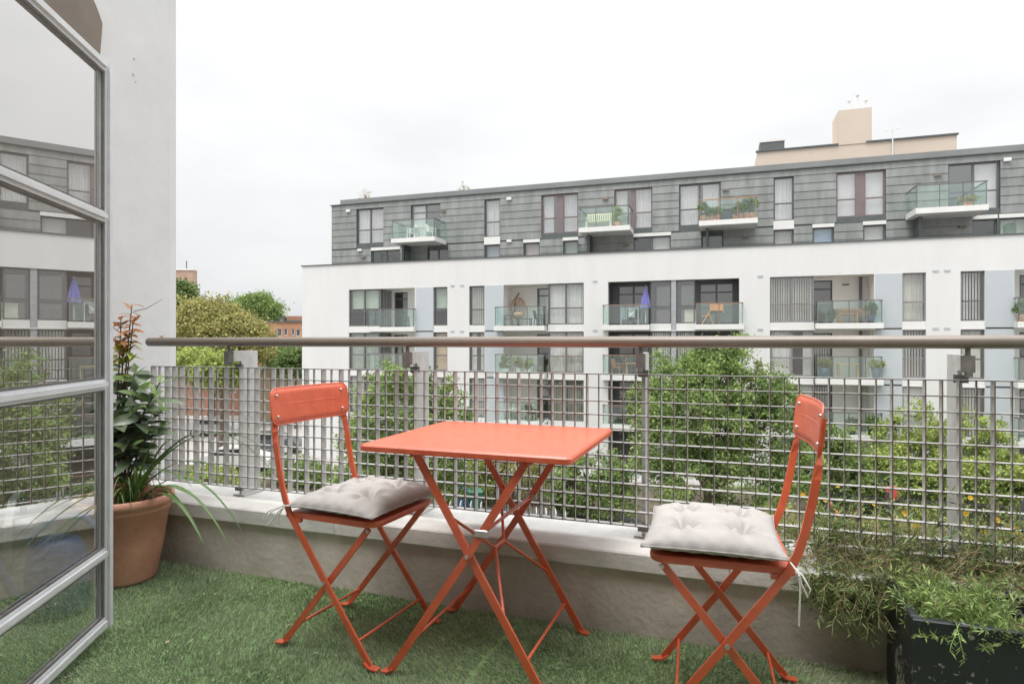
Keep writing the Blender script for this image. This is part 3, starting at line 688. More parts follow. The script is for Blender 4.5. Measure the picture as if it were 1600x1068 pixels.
strip('kerb', -1.0, -.82, GZ + .12, m_coping, z0=GZ)
strip('garden_soil', 2.5, 12, GZ + .008, M('garden_soil', (.09, .075, .05), 1., var=.4, scale=1.2, bump=.6, bscale=8))
# dark bike court with hoop stands
cp = [gp(600, 24.5), gp(1000, 22.2), gp(1000, 27.6), gp(600, 30.5)]
b = MB(); b.quad(*[p + Vector((0, 0, .014)) for p in cp]); o = b.build('bike_court', m_asphalt); o['kind'] = 'structure'
hm = MB(); pts = [(-.35, 0, 0), (-.35, 0, .7)] + [(-.35 + .1 - .1 * math.cos(a), 0, .7 + .1 * math.sin(a)) for a in (.5, 1.0, 1.57)] + [(.25 + .1 * math.sin(a), 0, .7 + .1 * math.cos(a)) for a in (.0, .5, 1.0, 1.57)] + [(.35, 0, 0)]
hm.tube(pts, .025, 6); hoop_me = hm.mesh('cycle_stand'); hoop_me.materials.append(m_steel)
ordn = ['first', 'second', 'third', 'fourth', 'fifth', 'sixth', 'seventh', 'eighth', 'ninth']
for k, (u, Zc) in enumerate(((688, 27.3), (704, 27.2), (720, 27.1), (736, 27.0), (752, 26.9), (838, 26.0), (853, 25.9), (868, 25.8), (883, 25.7))):
    o = link('cycle_stand', hoop_me, None, None, loc=gp(u, Zc) + Vector((0, 0, .014)), rot=(0, 0, 1.9))
    setp(o, f'grey tubular hoop cycle stand beyond the table legs, {ordn[k]} from the left', 'cycle stand', 'cycle stands in the court below')
# low dark railing panel behind the cycle stands
p0, p1 = at(770, 534, 28.2), at(905, 534, 27.0); fl = math.hypot(p1.x - p0.x, p1.y - p0.y)
f2 = thing('court_fence', 'dark barred fence panel standing behind the cycle stands', 'fence', loc=(p0.x, p0.y, GZ), rz=math.atan2(p1.y - p0.y, p1.x - p0.x))
b = MB(); b.box(0, fl, -.02, .02, .1, .15); b.box(0, fl, -.02, .02, 1.75, 1.8); b.build('fence_rail', m_iron, f2)
bar2 = MB().box(-.012, .012, -.012, .012, .0, 1.85).mesh('bar')
for k in range(int(fl / .12)): link('bar', bar2, m_iron, f2, loc=(.06 + k * .12, .035, 0))
# wheelie bins
def bin_(label, u, Zc, c):
    p = gp(u, Zc); mt = M('bin_plastic_%d' % int(c[2] * 999), c, .45)
    t = thing('wheelie_bin', label, 'bin', loc=p + Vector((0, 0, .014)), rz=.5, group='bins in the cycle court')
    b = MB(); b.add([(-.24, -.28, .06), (.24, -.28, .06), (.24, .28, .06), (-.24, .28, .06), (-.29, -.36, 1.0), (.29, -.36, 1.0), (.29, .36, 1.0), (-.29, .36, 1.0)],
                    [(3, 2, 1, 0), (4, 5, 6, 7), (0, 1, 5, 4), (1, 2, 6, 5), (2, 3, 7, 6), (3, 0, 4, 7)]); b.build('body', mt, t)
    b = MB(); b.box(-.31, .31, -.39, .40, 1.002, 1.07, bev=.02); b.build('lid', mt, t)
    for s_ in (-1, 1):
        b = MB(); b.tube([(s_ * .25, .3, .1), (s_ * .31, .3, .1)], .1, 12); b.build('wheel', m_iron, t)
bin_('blue wheelie bin standing behind the cycle stands', 722, 28.4, (.04, .12, .28))
bin_('green wheelie bin beside the blue one behind the cycle stands', 743, 28.2, (.04, .16, .11))
# parked cars far left
def car(label, u, Zc, rz, c):
    p = gp(u, Zc); t = thing('parked_car', label, 'car', loc=p, rz=rz, group='cars parked at the far left')
    mt = M('car_paint_%d' % int(sum(c) * 999), c, .25, var=.03, coat=.6)
    prof = [(-2.0, .35), (-2.05, .75), (-1.95, .95), (-1.5, 1.0), (-.95, 1.42), (.55, 1.45), (1.15, 1.02), (1.85, .88), (2.05, .65), (2.02, .35)]
    b = MB(); n = len(prof)
    for s_ in (-1, 1):
        pass
    vs = [(x, -.82, z) for x, z in prof] + [(x, .82, z) for x, z in prof]
    fs = [tuple(range(n)), tuple(reversed(range(n, 2 * n)))] + [(i, i + n, (i + 1) % n + n, (i + 1) % n) for i in range(n)]
    b.add(vs, fs); b.build('body', mt, t)
    for s_ in (-1, 1):
        b = MB(); y = s_ * .826; b.add([(-1.35, y, 1.02), (-.9, y, 1.36), (.5, y, 1.38), (.98, y, 1.02)], [(0, 1, 2, 3)]); b.build('side_window', M('car_glass', (.03, .035, .04), .1), t)
        for x in (-1.3, 1.3):
            b = MB(); b.tube([(x, s_ * .68, .32), (x, s_ * .86, .32)], .32, 16); wv = b.build('wheel', m_iron, t)
            b = MB(); b.tube([(x, s_ * .85, .32), (x, s_ * .875, .32)], .19, 12); b.build('rim', m_steel, wv)
    for y in (-.6, .6):
        b = MB(); b.box(2.0, 2.06, y - .16, y + .16, .62, .76); b.build('headlight', m_whiteslab, t)
car('silver car parked beyond the first railing post', 335, 52, .35, (.42, .43, .44))
car('dark grey car parked beyond the orange backrest', 424, 44, .35, (.06, .07, .08))
car('white car parked lowest behind the left mesh', 372, 38, .4, (.6, .6, .6))
# red parking sign / notice on fence and red jacket-like panel
p = gp(1392, 27.); t = thing('red_notice', 'red notice board on a post by the hedge at right', 'sign', loc=p)
b = MB(); b.box(-.03, .03, -.02, .02, 0, 1.5); b.build('post', m_iron, t)
b = MB(); b.box(-.22, .22, -.05, -.022, 1.0, 1.55, bev=.012); b.build('board', M('red_paint', (.55, .06, .05), .5), t)

# ================================================================== OUR BALCONY: STRUCTURE
sheet('balcony_floor', -3.0, 3.2, .6, 2.29, -.004, M('turf_backing', (.20, .31, .13), 1., var=.3, scale=30))
b = MB(); b.box(-3.3, 4.2, .55, 2.60, -.25, -.012); o = b.build('balcony_slab', m_concrete); setp(o, 'concrete slab of the balcony under the turf', 'slab'); o['kind'] = 'structure'
# house wall with the doorway the viewer looks out of, and the room behind
b = MB(); op = (-1.74, 1.15, 0.0, 2.32)
b.holed(-14, 14, GZ, 2.62, [op], .85, -.3)
for i in range(len(b.f)): b.f[i] = tuple(reversed(b.f[i]))
o = b.build('house_wall', M('house_render', (.66, .65, .63), .9, var=.05, scale=1)); setp(o, 'pale rendered house wall around the open doorway behind the viewer', 'wall')
b = MB(); x0, x1, y0, y1, z0, z1 = -3, 3, -4.5, .55, -.01, 2.6
b.quad((x0, y0, z0), (x1, y0, z0), (x1, y1, z0), (x0, y1, z0)); b.quad((x0, y0, z1), (x0, y1, z1), (x1, y1, z1), (x1, y0, z1)); b.quad((x0, y0, z0), (x0, y0, z1), (x1, y0, z1), (x1, y0, z0))
b.quad((x0, y0, z0), (x0, y1, z0), (x0, y1, z1), (x0, y0, z1)); b.quad((x1, y1, z0), (x1, y0, z0), (x1, y0, z1), (x1, y1, z1))
o = b.build('room', M('room_paint', (.6, .58, .55), .9)); o['kind'] = 'structure'
# side wall: white pillar end with a chamfered edge and a brown-painted part with a wavy edge
sw = thing('side_wall', 'white painted rendered side wall with chamfered edge beside the glazed door', 'wall', loc=(-3.0, 2.2, 0), base=(-3.0, 2.2, 0))
b = MB(); WZ = 3.7
pts = [(-3.35, .85), (-3.0, .85), (-3.0, 2.665), (-3.035, 2.735), (-3.35, 2.735)]; n = len(pts)
b.add([(x, y, GZ) for x, y in pts] + [(x, y, WZ) for x, y in pts], [tuple(range(n, 2 * n))] + [(i, (i + 1) % n, (i + 1) % n + n, i + n) for i in range(n)])
b.build('render_face', m_pillar, sw)
edge = [(2.30, -.004), (2.29, .8), (2.30, 2.30), (2.295, 2.40), (2.262, 2.44), (2.25, 2.50), (2.258, 2.60), (2.262, 2.66), (2.235, 2.72), (2.19, 2.80), (2.13, 2.90), (2.05, 3.2)]
b = MB(); vs = []; fs = []
for y, z in edge: vs += [(-2.996, .85, z), (-2.996, y, z), (-3.0005, y, z)]
for i in range(len(edge) - 1): fs += [(3 * i, 3 * i + 1, 3 * i + 4, 3 * i + 3), (3 * i + 1, 3 * i + 2, 3 * i + 5, 3 * i + 4)]
b.add(vs, fs); o = b.build('brown_paint_field', m_brown, sw); o['label'] = 'dull brown painted part of the wall with a wavy edge'
for y, z, s_ in ((2.44, 2.56, .006), (2.435, 2.475, .007), (2.45, 2.44, .004)):
    b = MB(); b.ball((-3.001, y, z), s_, 6, 1.6); b.build('plug', m_concrete, sw)
# parapet upstand and coping
pw = thing('parapet', 'low concrete parapet with pale coping along the balcony edge', 'parapet', loc=(-1, 2.28, 0), base=(-1, 2.28, 0))
b = MB(); nx = 60; vs = []; fs = []
b.box(-2.998, 4.2, 2.285, 2.58, -.012, .228); b.build('upstand', m_concrete, pw)
cuts = [-2.998, -1.62, -.02, 1.6, 4.2]
for p, q in zip(cuts[:-1], cuts[1:]):
    b = MB(); b.box(p + .0015, q - .0015, 2.262, 2.63, .232, .302, bev=.006); b.build('coping', m_coping, pw)

# ------------------------------------------------------------------ railing: posts, grating bars, handrail
rl = thing('balcony_railing', 'grey steel balcony railing with square mesh infill and round handrail', 'railing', loc=(-1, 2.42, .302), base=(-1, 2.42, .302))
o3 = ORG[rl.name]
RX0, RX1 = -2.83, 1.9
b = MB(); b.tube([(-2.82, 2.375, H), (-2.815, 2.375, H), (RX1, 2.375, H)], [.019, .022, .022], 20); b.build('handrail', m_rail, rl)
m_edge = M('shaded_bar_edge', (.09, .072, .062), .7, var=.3, scale=25)
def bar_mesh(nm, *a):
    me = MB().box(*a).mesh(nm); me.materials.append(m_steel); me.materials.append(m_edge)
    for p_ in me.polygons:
        if p_.normal.y < -.5: p_.material_index = 1          # balcony-facing edges: their shade is put into the colour
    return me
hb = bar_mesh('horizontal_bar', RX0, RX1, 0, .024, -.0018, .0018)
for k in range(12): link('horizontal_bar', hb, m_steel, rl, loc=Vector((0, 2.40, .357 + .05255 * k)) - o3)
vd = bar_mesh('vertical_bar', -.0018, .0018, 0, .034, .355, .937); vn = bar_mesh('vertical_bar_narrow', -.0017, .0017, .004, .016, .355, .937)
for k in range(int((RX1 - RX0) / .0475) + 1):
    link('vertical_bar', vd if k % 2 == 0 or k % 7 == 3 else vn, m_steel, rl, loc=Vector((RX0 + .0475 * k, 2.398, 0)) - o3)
for x in (-2.30, -1.327, -.336, .70, 1.72):
    b = MB(); t_ = .007
    prof = [(2.45, .302), (2.56, .302), (2.56, 1.018), (2.39, 1.018), (2.39, .966), (2.45, .966)]
    b.add([(x - t_, y, z) for y, z in prof] + [(x + t_, y, z) for y, z in prof], [(0, 1, 2, 5), (5, 2, 3, 4), (11, 8, 7, 6), (10, 9, 8, 11)] + [(i, i + 6, (i + 1) % 6 + 6, (i + 1) % 6) for i in range(6)])
    po = b.build('post', m_steel, rl)
    b = MB(); b.box(x - .016, x + .016, 2.360, 2.389, .962, 1.016); b.box(x - .007, x + .007, 2.352, 2.385, .948, .962); b.build('clamp', m_steeldark, po)
    b = MB(); b.tube([(x, 2.375, 1.016), (x, 2.375, 1.045)], .008, 8); b.build('rod', m_steeldark, po)
    for z_ in (.925, .33): b = MB(); b.box(x - .02, x + .02, 2.434, 2.449, z_, z_ + .027); b.build('fixing_clip', m_steeldark, po)
    b = MB(); b.box(x - .035, x + .035, 2.44, 2.57, .3025, .310); b.build('foot_plate', m_steel, po)

# ------------------------------------------------------------------ artificial turf
N = 210000
px = rng.uniform(-3.0, 1.5, N); py = rng.uniform(.9, 2.284, N)
keep = (np.abs(px + .78 - .01 * np.sin(py * 9)) > .009); px, py = px[keep], py[keep]; N = len(px)
tl = rng.normal(size=(N, 2)) * .5; tl[:, 1] -= .25; tl[:, 0] += .7 * np.sin(px * 3.1 + 1.3 * np.sin(py * 4.)); tl[:, 1] += .5 * np.sin(py * 6.3 + px * 2.2)
ax = np.stack([tl[:, 0], tl[:, 1], np.ones(N)], 1); ax /= np.linalg.norm(ax, axis=1, keepdims=True)
ln = rng.uniform(.010, .021, N) * (1 + .15 * np.sin(px * 7) * np.sin(py * 9))
sd = rdir(N); sd[:, 2] = 0; sd /= np.linalg.norm(sd, axis=1, keepdims=True) + 1e-6
wv = rng.uniform(.0011, .0019, N)[:, None]
P0 = np.stack([px, py, np.full(N, -.004)], 1); tip = P0 + ax * ln[:, None]; mid = P0 + ax * ln[:, None] * .55 + np.array([0, 0, .001])
V = np.stack([P0 - sd * wv, P0 + sd * wv, tip, mid - sd * wv], 1).reshape(-1, 3)
me = np_mesh('artificial_turf', V, np.arange(N * 4).reshape(N, 4))
o = link('artificial_turf', me, M('turf_fibre', (.325, .41, .24), .6, var=.24, scale=2.6, c2=(.52, .575, .40), island=.30, trans=.2, spec=.4))
setp(o, 'short green artificial turf covering the balcony floor', 'turf', kind='stuff')


# ================================================================== FOLDING CHAIRS
def make_chair(label, loc, rz):
    t = thing('folding_chair', label, 'chair', loc=loc, rz=rz, group='orange folding chairs at the table')
    for s_ in (-1, 1):
        yo, yi = s_ * .190, s_ * .174
        X, Y = Vector((1, 0, 0)), Vector((0, 1, 0))
        pts = [(.185, yo, .012), (.16, yo, .046), (.0, yo, .258), (-.150, yo, .463), (-.170, yo, .51), (-.188, yo, .57), (-.203, yo, .64), (-.214, yo, .705), (-.2205, yo * .985, .742), (-.2265, yo * .95, .785), (-.2352, yo * .92, .86)]
        wd = [X] * 8 + [(X + Y).normalized(), Y, Y]
        b = MB(); b.flat(pts, wd, .021, .008); lg = b.build('back_leg', m_orange, t)
        b = MB(); b.flat([(.17, yo, .020), (.19, yo, .006), (.222, yo, .004)], Y, .026, .005); b.build('foot', m_orange, lg)
        b = MB(); b.flat([(-.187, yi, .012), (-.16, yi, .043), (.0, yi, .238), (.172, yi, .447)], X, .021, .008); lg = b.build('front_leg', m_orange, t)
        b = MB(); b.flat([(-.17, yi, .020), (-.19, yi, .006), (-.222, yi, .004)], Y, .026, .005); b.build('foot', m_orange, lg)
        b = MB(); b.tube([(.003, yo + s_ * .004, .2485), (.003, yo + s_ * .008, .2485)], .007, 8); b.build('rivet', m_rivet, t)
        b = MB(); b.tube([(.172, yi + s_ * .004, .44), (.172, yi + s_ * .009, .44)], .006, 8); b.build('rivet', m_rivet, t)
    b = MB(); b.tube([(.135, -.19, .076), (.135, .19, .076)], .005, 8); b.build('stretcher', m_orange, t)
    b = MB(); b.tube([(-.135, -.174, .076), (-.135, .174, .076)], .005, 8); b.build('stretcher', m_orange, t)
    b = MB(); b.tube([(-.158, -.192, .458), (-.158, .192, .458)], .007, 8); b.build('hinge_rod', m_orange, t)
    # seat pan: rounded tray with turned-down lip
    def ring(ex, z, n=8):
        r = .045; xa, xb, ya = -.150 - ex, .205 + ex, .188 + ex * .2; out = []
        for cx, cy, a0 in ((xb - r, ya - r, 0), (xa + .02, ya - .02, 90), (xa + .02, -ya + .02, 180), (xb - r, -ya + r, 270)):
            rr = r if cx > 0 else .02
            for k in range(n + 1):
                a = math.radians(a0 + 90 * k / n); out.append((cx + rr * math.cos(a), cy + rr * math.sin(a), z))
        return out
    b = MB(); R = [ring(0, .452), ring(.003, .463), ring(0, .4715), ring(-.02, .4735)]; n = len(R[0])
    for q in R: b.v += q
    for i in range(3):
        for k in range(n): b.f.append((i * n + k, i * n + (k + 1) % n, (i + 1) * n + (k + 1) % n, (i + 1) * n + k)); b.sm.append(False)
    b.f.append(tuple(range(3 * n, 4 * n))); b.sm.append(False); b.f.append(tuple(reversed(range(n)))); b.sm.append(False)
    b.build('seat', m_orange, t)
    for s_ in (-1, 1):
        b = MB(); b.box(-.135, -.105, s_ * .183 - .008, s_ * .183 + .008, .438, .452); b.build('seat_bracket', m_orange, t)
    # bowed back plate with rolled edge, pressed line and four rivets
    W, za, zb, r = .205, .764, .892, .032; nc, nr = 26, 6; b = MB()
    def bx(y, z): return -.218 - .020 * (1 - (y / W) ** 2) - .10 * (z - .80)
    def cols_(off):
        out = []
        for i in range(nc + 1):
            y = W * math.sin((i / nc - .5) * math.pi) ; e = max(0, abs(y) - (W - r)); dz = r - math.sqrt(max(0, r * r - e * e))
            out.append([(bx(y, z) + off, y, z) for z in [za + dz + (zb - za - 2 * dz) * j / nr for j in range(nr + 1)]])
        return out
    f_, k_ = cols_(.0022), cols_(-.0022); fl = [p for c in f_ for p in c] + [p for c in k_ for p in c]; m = nr + 1; o2 = (nc + 1) * m; fs = []
    for i in range(nc):
        for j in range(nr):
            a = i * m + j; fs.append((a, a + m, a + m + 1, a + 1)); fs.append((o2 + a + 1, o2 + a + m + 1, o2 + a + m, o2 + a))
        fs.append((i * m, o2 + i * m, o2 + (i + 1) * m, (i + 1) * m)); fs.append((i * m + nr, (i + 1) * m + nr, o2 + (i + 1) * m + nr, o2 + i * m + nr))
    b.add(fl, fs, True); bp = b.build('backrest', m_orange, t)
    edge = [(bx(c[0][1], c[0][2]), c[0][1], c[0][2]) for c in f_] + [(bx(c[-1][1], c[-1][2]), c[-1][1], c[-1][2]) for c in reversed(f_)]
    b = MB(); b.tube(edge + [edge[0]], .0030, 6, caps=False); b.build('rolled_edge', m_orange, bp)
    b = MB(); b.tube([(bx(y, .834) + .001, y, .834) for y in np.linspace(-.15, .15, 14)], .0024, 6); b.build('pressed_line', m_orange, bp)
    for y in (-.172, .172):
        for z in (.792, .866):
            b = MB(); b.ball((bx(y, z) + .003, y, z), .0062, 6); b.build('rivet', m_rivet, bp)
    return t
make_chair('orange metal folding chair with its backrest towards the terracotta pot', (-1.287, 1.952, .003), math.radians(-4.5))
make_chair('orange metal folding chair with its backrest towards the black planter', (-.03, 1.948, .003), math.radians(180 + 3.5))

# ================================================================== CUSHIONS
def cushion(label, loc, rz, sx, sy, T, tufts, seed, sag):
    r2 = np.random.default_rng(seed); n = 72
    u = np.linspace(-1, 1, n + 1); U, Vv = np.meshgrid(u, u, indexing='ij')
    k1 = 1 - .055 * (1 - np.abs(Vv) ** 2) * np.abs(U) ** 2; k2 = 1 - .05 * (1 - np.abs(U) ** 2) * np.abs(Vv) ** 2   # sides bow in, corners stick out
    X = U * sx * k1; Y = Vv * sy * k2
    prof = (1 - np.abs(U) ** 3.2) ** .55 * (1 - np.abs(Vv) ** 3.2) ** .55
    t = T * (.06 + .94 * prof)
    for (a, b_) in tufts:
        d = np.hypot(U - a, Vv - b_); ang = np.arctan2(Vv - b_, U - a); ph = r2.uniform(0, 6)
        t = t * (1 - .70 * np.exp(-(d / .13) ** 2) - .25 * np.exp(-(d / .40) ** 2))
        t += T * .13 * np.sin(5 * ang + ph) * np.exp(-((d - .25) / .16) ** 2) + T * .08 * np.sin(9 * ang + ph * 2) * np.exp(-((d - .18) / .10) ** 2)
    t += T * .03 * np.sin(U * 6 + Vv * 3 + seed) * prof + T * .035 * np.sin(Vv * 11 - U * 2 + seed) * prof * np.abs(U)
    t += T * .06 * np.sin(Vv * 26 + seed) * np.exp(-((1 - np.abs(U)) / .10) ** 2) + T * .06 * np.sin(U * 24 + seed) * np.exp(-((1 - np.abs(Vv)) / .10) ** 2)
    t = np.maximum(t, T * .05)
    sg = sag * (np.abs(U) ** 4 + np.abs(Vv) ** 4)
    top = np.stack([X, Y, .30 * T + .70 * t - sg], -1); bot = np.stack([X, Y, np.maximum(.30 * T - .30 * t, 0) - sg * .6], -1)
    m = n + 1; V = np.concatenate([top.reshape(-1, 3), bot.reshape(-1, 3)]); i, j = np.meshgrid(np.arange(n), np.arange(n), indexing='ij')
    a = (i * m + j).ravel(); F1 = np.stack([a, a + m, a + m + 1, a + 1], 1); F2 = np.stack([a + 1, a + m + 1, a + m, a], 1) + m * m
    k = np.arange(n); S = [np.stack([k, k + 1, k + 1 + m * m, k + m * m], 1), np.stack([n * m + k + 1, n * m + k, n * m + k + m * m, n * m + k + 1 + m * m], 1),
                           np.stack([(k + 1) * m, k * m, k * m + m * m, (k + 1) * m + m * m], 1), np.stack([k * m + n, (k + 1) * m + n, (k + 1) * m + n + m * m, k * m + n + m * m], 1)]
    th = thing('seat_cushion', label, 'cushion', loc=loc, rz=rz, group='pale grey seat cushions')
    me = np_mesh('cover', V, np.concatenate([F1, F2] + S), True); co = link('cover', me, m_cush, th)
    md = top * .5 + bot * .5; rim = list(md[:, 0]) + list(md[n, 1:]) + list(md[::-1, n][1:]) + list(md[0, ::-1][1:])
    b = MB(); b.tube([Vector(p) for p in rim[::2]] + [Vector(rim[0])], .0026, 5, caps=False); b.build('piping', m_cush, co)
    for (a_, b_) in tufts:
        ii, jj = int((a_ + 1) / 2 * n), int((b_ + 1) / 2 * n); b = MB(); b.ball(Vector(top[ii, jj]) + Vector((0, 0, .001)), .006, 6, .5); b.build('tuft_button', m_cush, co)
    return th
TF = [(-.42, -.42), (.42, -.42), (-.42, .42), (.42, .42)]
c1 = cushion('flatter pale grey tufted cushion on the chair beside the terracotta pot', (-1.255, 1.945, .478), math.radians(-6), .186, .203, .076, TF, 3, .004)
b = MB()
for pts in ([(-.18, -.2, .02), (-.205, -.215, .0), (-.225, -.22, -.03), (-.235, -.23, -.045)], [(-.19, -.2, .02), (-.22, -.205, .008), (-.25, -.22, -.005), (-.262, -.225, -.03)], [(-.19, -.2, .018), (-.23, -.215, .0), (-.245, -.23, -.02)], [(-.19, -.2, .02), (-.205, -.21, -.01), (-.21, -.215, -.05)]): b.tube(pts, .0025, 5)
b.build('tie_cord', m_cord, c1)
c2 = cushion('plump pale grey tufted cushion on the chair beside the black planter', (-.066, 1.940, .478), math.radians(180 + 2), .186, .208, .080, TF, 8, .0)
b = MB(); P0 = Vector((-.19, .205, .02))
b.tube([P0, (-.205, .222, .005), (-.215, .236, .0), (-.232, .245, -.03), (-.226, .243, -.052), (-.212, .238, -.02), (-.207, .236, .0)], .0024, 6)
b.tube([P0, (-.208, .232, .0), (-.210, .238, -.03), (-.208, .24, -.07), (-.206, .24, -.125)], .0024, 6)
b.build('tie_cord', m_cord, c2)

# ================================================================== TABLE
tb = thing('folding_table', 'square orange metal folding table with crossed legs between the chairs', 'table', loc=(-.79, 2.0, 0), base=(-.79, 2.0, 0))
def rrect(x0, x1, y0, y1, r, z, n=6):
    out = []
    for cx, cy, a0 in ((x1 - r, y1 - r, 0), (x0 + r, y1 - r, 90), (x0 + r, y0 + r, 180), (x1 - r, y0 + r, 270)):
        for k in range(n + 1):
            a = math.radians(a0 + 90 * k / n); out.append((cx + r * math.cos(a), cy + r * math.sin(a), z))
    return out
b = MB(); TX0, TX1, TY0, TY1 = -1.146, -.440, 1.728, 2.372
R = [rrect(TX0 + .004, TX1 - .004, TY0 + .004, TY1 - .004, .018, .708), rrect(TX0, TX1, TY0, TY1, .02, .711), rrect(TX0, TX1, TY0, TY1, .02, .725), rrect(TX0 + .005, TX1 - .005, TY0 + .005, TY1 - .005, .018, .7305), rrect(TX0 + .014, TX1 - .014, TY0 + .014, TY1 - .014, .012, .7315)]
n = len(R[0])
for q in R: b.v += q
for i in range(4):
    for k in range(n): b.f.append((i * n + k, i * n + (k + 1) % n, (i + 1) * n + (k + 1) % n, (i + 1) * n + k)); b.sm.append(False)
b.f += [tuple(range(4 * n, 5 * n)), tuple(reversed(range(n)))]; b.sm += [False, False]
b.build('table_top', m_orange, tb)
XV = Vector((1, 0, 0))
for yn, nm in ((1.765, 'near'), (2.225, 'far')):
    s_ = -1 if nm == 'near' else 1
    y1, y2 = yn, yn + .012 * s_
    b = MB(); b.flat([(-.530, y1, .01), (-.772, y1, .405), (-.952, y1, .700)], XV, .024, .009); b.build('leg', m_orange, tb)
    b = MB(); b.flat([(-1.040, y2, .01), (-.772, y2, .405), (-.586, y2, .700)], XV, .024, .009); b.build('leg', m_orange, tb)
    for x, y in ((-.530, y1), (-1.040, y2)):
        b = MB(); dx = .025 if x > -.8 else -.025; b.flat([(x - dx * .3, y, .018), (x + dx * .2, y, .007), (x + dx * 1.2, y, .005)], Vector((0, 1, 0)), .028, .005); b.build('foot', m_orange, tb)
    b = MB(); b.tube([(-.772, y2 + .004 * s_, .405), (-.772, y2 + .009 * s_, .405)], .007, 8); b.build('rivet', m_rivet, tb)
ya, yb = 1.765, 2.225
hub1, hub2 = Vector((-.758, 1.95, .372)), Vector((-.758, 2.03, .372))
for e, h_ in (((-.842, ya, .52), hub1), ((-.655, ya, .21), hub1), ((-.842, yb, .52), hub2), ((-.655, yb, .21), hub2)):
    b = MB(); b.tube([e, h_], .0052, 8); b.build('brace', m_orange, tb)
b = MB(); b.tube([hub1 - Vector((0, .004, 0)), hub2 + Vector((0, .004, 0))], .0062, 8); b.build('brace_hub', m_orange, tb)
for x, z in ((-.975, .106), (-.592, .10)):
    b = MB(); b.tube([(x, ya if x > -.8 else ya - .01, z), (x, yb if x > -.8 else yb + .01, z)], .0052, 8); b.build('stretcher', m_orange, tb)
b = MB(); b.tube([(-.724, 1.752, .48), (-.724, 2.235, .48)], .0058, 8); b.build('locking_bar', m_orange, tb)
for y in (1.752, 2.236):
    b = MB(); b.box(-.745, -.703, y - .008, y + .008, .468, .492, m=None, bev=.003); b.build('clamp', m_rivet, tb)
for y in (ya, yb):
    for x in (-.952, -.586):
        b = MB(); b.box(x - .02, x + .02, y - .012, y + .012, .697, .7075); b.build('top_bracket', m_orange, tb)

# ================================================================== GLAZED DOOR LEAF
dw = .98; dvec = Vector((-.495, .869, 0)).normalized(); free = Vector((-2.160, 1.648, .03)); hinge = free - dvec * dw
dr = thing('glazed_door', 'open grey steel glazed door leaf with four panes at the left edge', 'door', loc=hinge, rz=math.atan2(dvec.y, dvec.x))
DZ = [0., .272, .878, 1.478, 2.042]; sw_ = .040
def dbar(x0, x1, z0, z1, nm, vert):
    b = MB(); b.box(x0, x1, -.012, .012, z0, z1)
    k = .012
    if vert: b.box(x0 + k, x1 - k * .3, -.022, -.0125, z0 + .002, z1 - .002); b.box(x0 + k, x1 - k * .3, .0125, .022, z0 + .002, z1 - .002)
    else: b.box(x0 + .002, x1 - .002, -.022, -.0125, z0 + k, z1 - k * .8); b.box(x0 + .002, x1 - .002, .0125, .022, z0 + k, z1 - k * .8)
    return b.build(nm, m_doorframe, dr)
dbar(dw - sw_, dw, 0, DZ[-1], 'free_stile', True); dbar(0, sw_, 0, DZ[-1], 'hinge_stile', True)
for k, z in enumerate(DZ):
    z0, z1 = (z, z + .042) if k == 0 else ((z - .042, z) if k == 4 else (z - .019, z + .019))
    dbar(sw_ + .001, dw - sw_ - .001, z0, z1, 'glazing_bar' if 0 < k < 4 else 'door_rail', False)
for k in range(4):
    z0 = DZ[k] + (.042 if k == 0 else .019); z1 = DZ[k + 1] - (.042 if k == 3 else .019)
    b = MB(); b.quad((sw_, 0.004, z0), (dw - sw_, 0.004, z0), (dw - sw_, 0.004, z1), (sw_, 0.004, z1)); b.build('pane', m_doorglass, dr)
    b = MB(); b.box(dw - sw_ - .009, dw - sw_ - .0005, -.008, -.001, z0, z1); b.box(sw_ + .01, dw - sw_ - .009, -.008, -.001, z0, z0 + .007); b.box(sw_ + .01, dw - sw_ - .009, -.008, -.001, z1 - .007, z1); b.build('glazing_bead', m_steeldark, dr)
for z in (1.47, .6):
    b = MB(); b.box(dw + .0005, dw + .012, -.008, .008, z - .025, z + .025, bev=.003); b.build('catch', m_steeldark, dr)

# ================================================================== POTS, CANS AND PLANTS AT THE LEFT
PC = Vector((-2.575, 2.05, .006))
def pot(name, label, c, R, r, h, rim, mat, par_soil=.85, group=None):
    t = thing(name, label, 'plant pot', loc=c, group=group)
    b = MB(); pr = [(0.001, 0), (r, 0), (r * 1.02, .01), (r + (R - r) * .42, h * .42), (r + (R - r) * .70, h - rim * 1.9), (R * .925, h - rim * 1.75), (R * .94, h - rim * 1.5), (R * .955, h - rim), (R * .99, h - rim * .97), (R, h - rim * .55), (R * .99, h - rim * .1), (R * .965, h), (R * .92, h), (R * .90, h - rim * .5), (R * .88, h * par_soil - .01)]
    b.lathe(pr, 48); b.build('shell', mat, t)
    b = MB(); b.lathe([(.001, h * par_soil), (R * .885, h * par_soil)], 32); b.build('soil', m_soil, t)
    return t
pot('large_plant_pot', 'large round terracotta pot with thick rim against the parapet corner', PC, .198, .122, .372, .036, m_terra)
IC = PC + Vector((-.035, .03, .322))
pot('small_plant_pot', 'smaller terracotta pot sunk inside the large pot', IC, .098, .075, .11, .018, M('terracotta_dark', (.33, .12, .075), .8, var=.15, scale=9), .8)
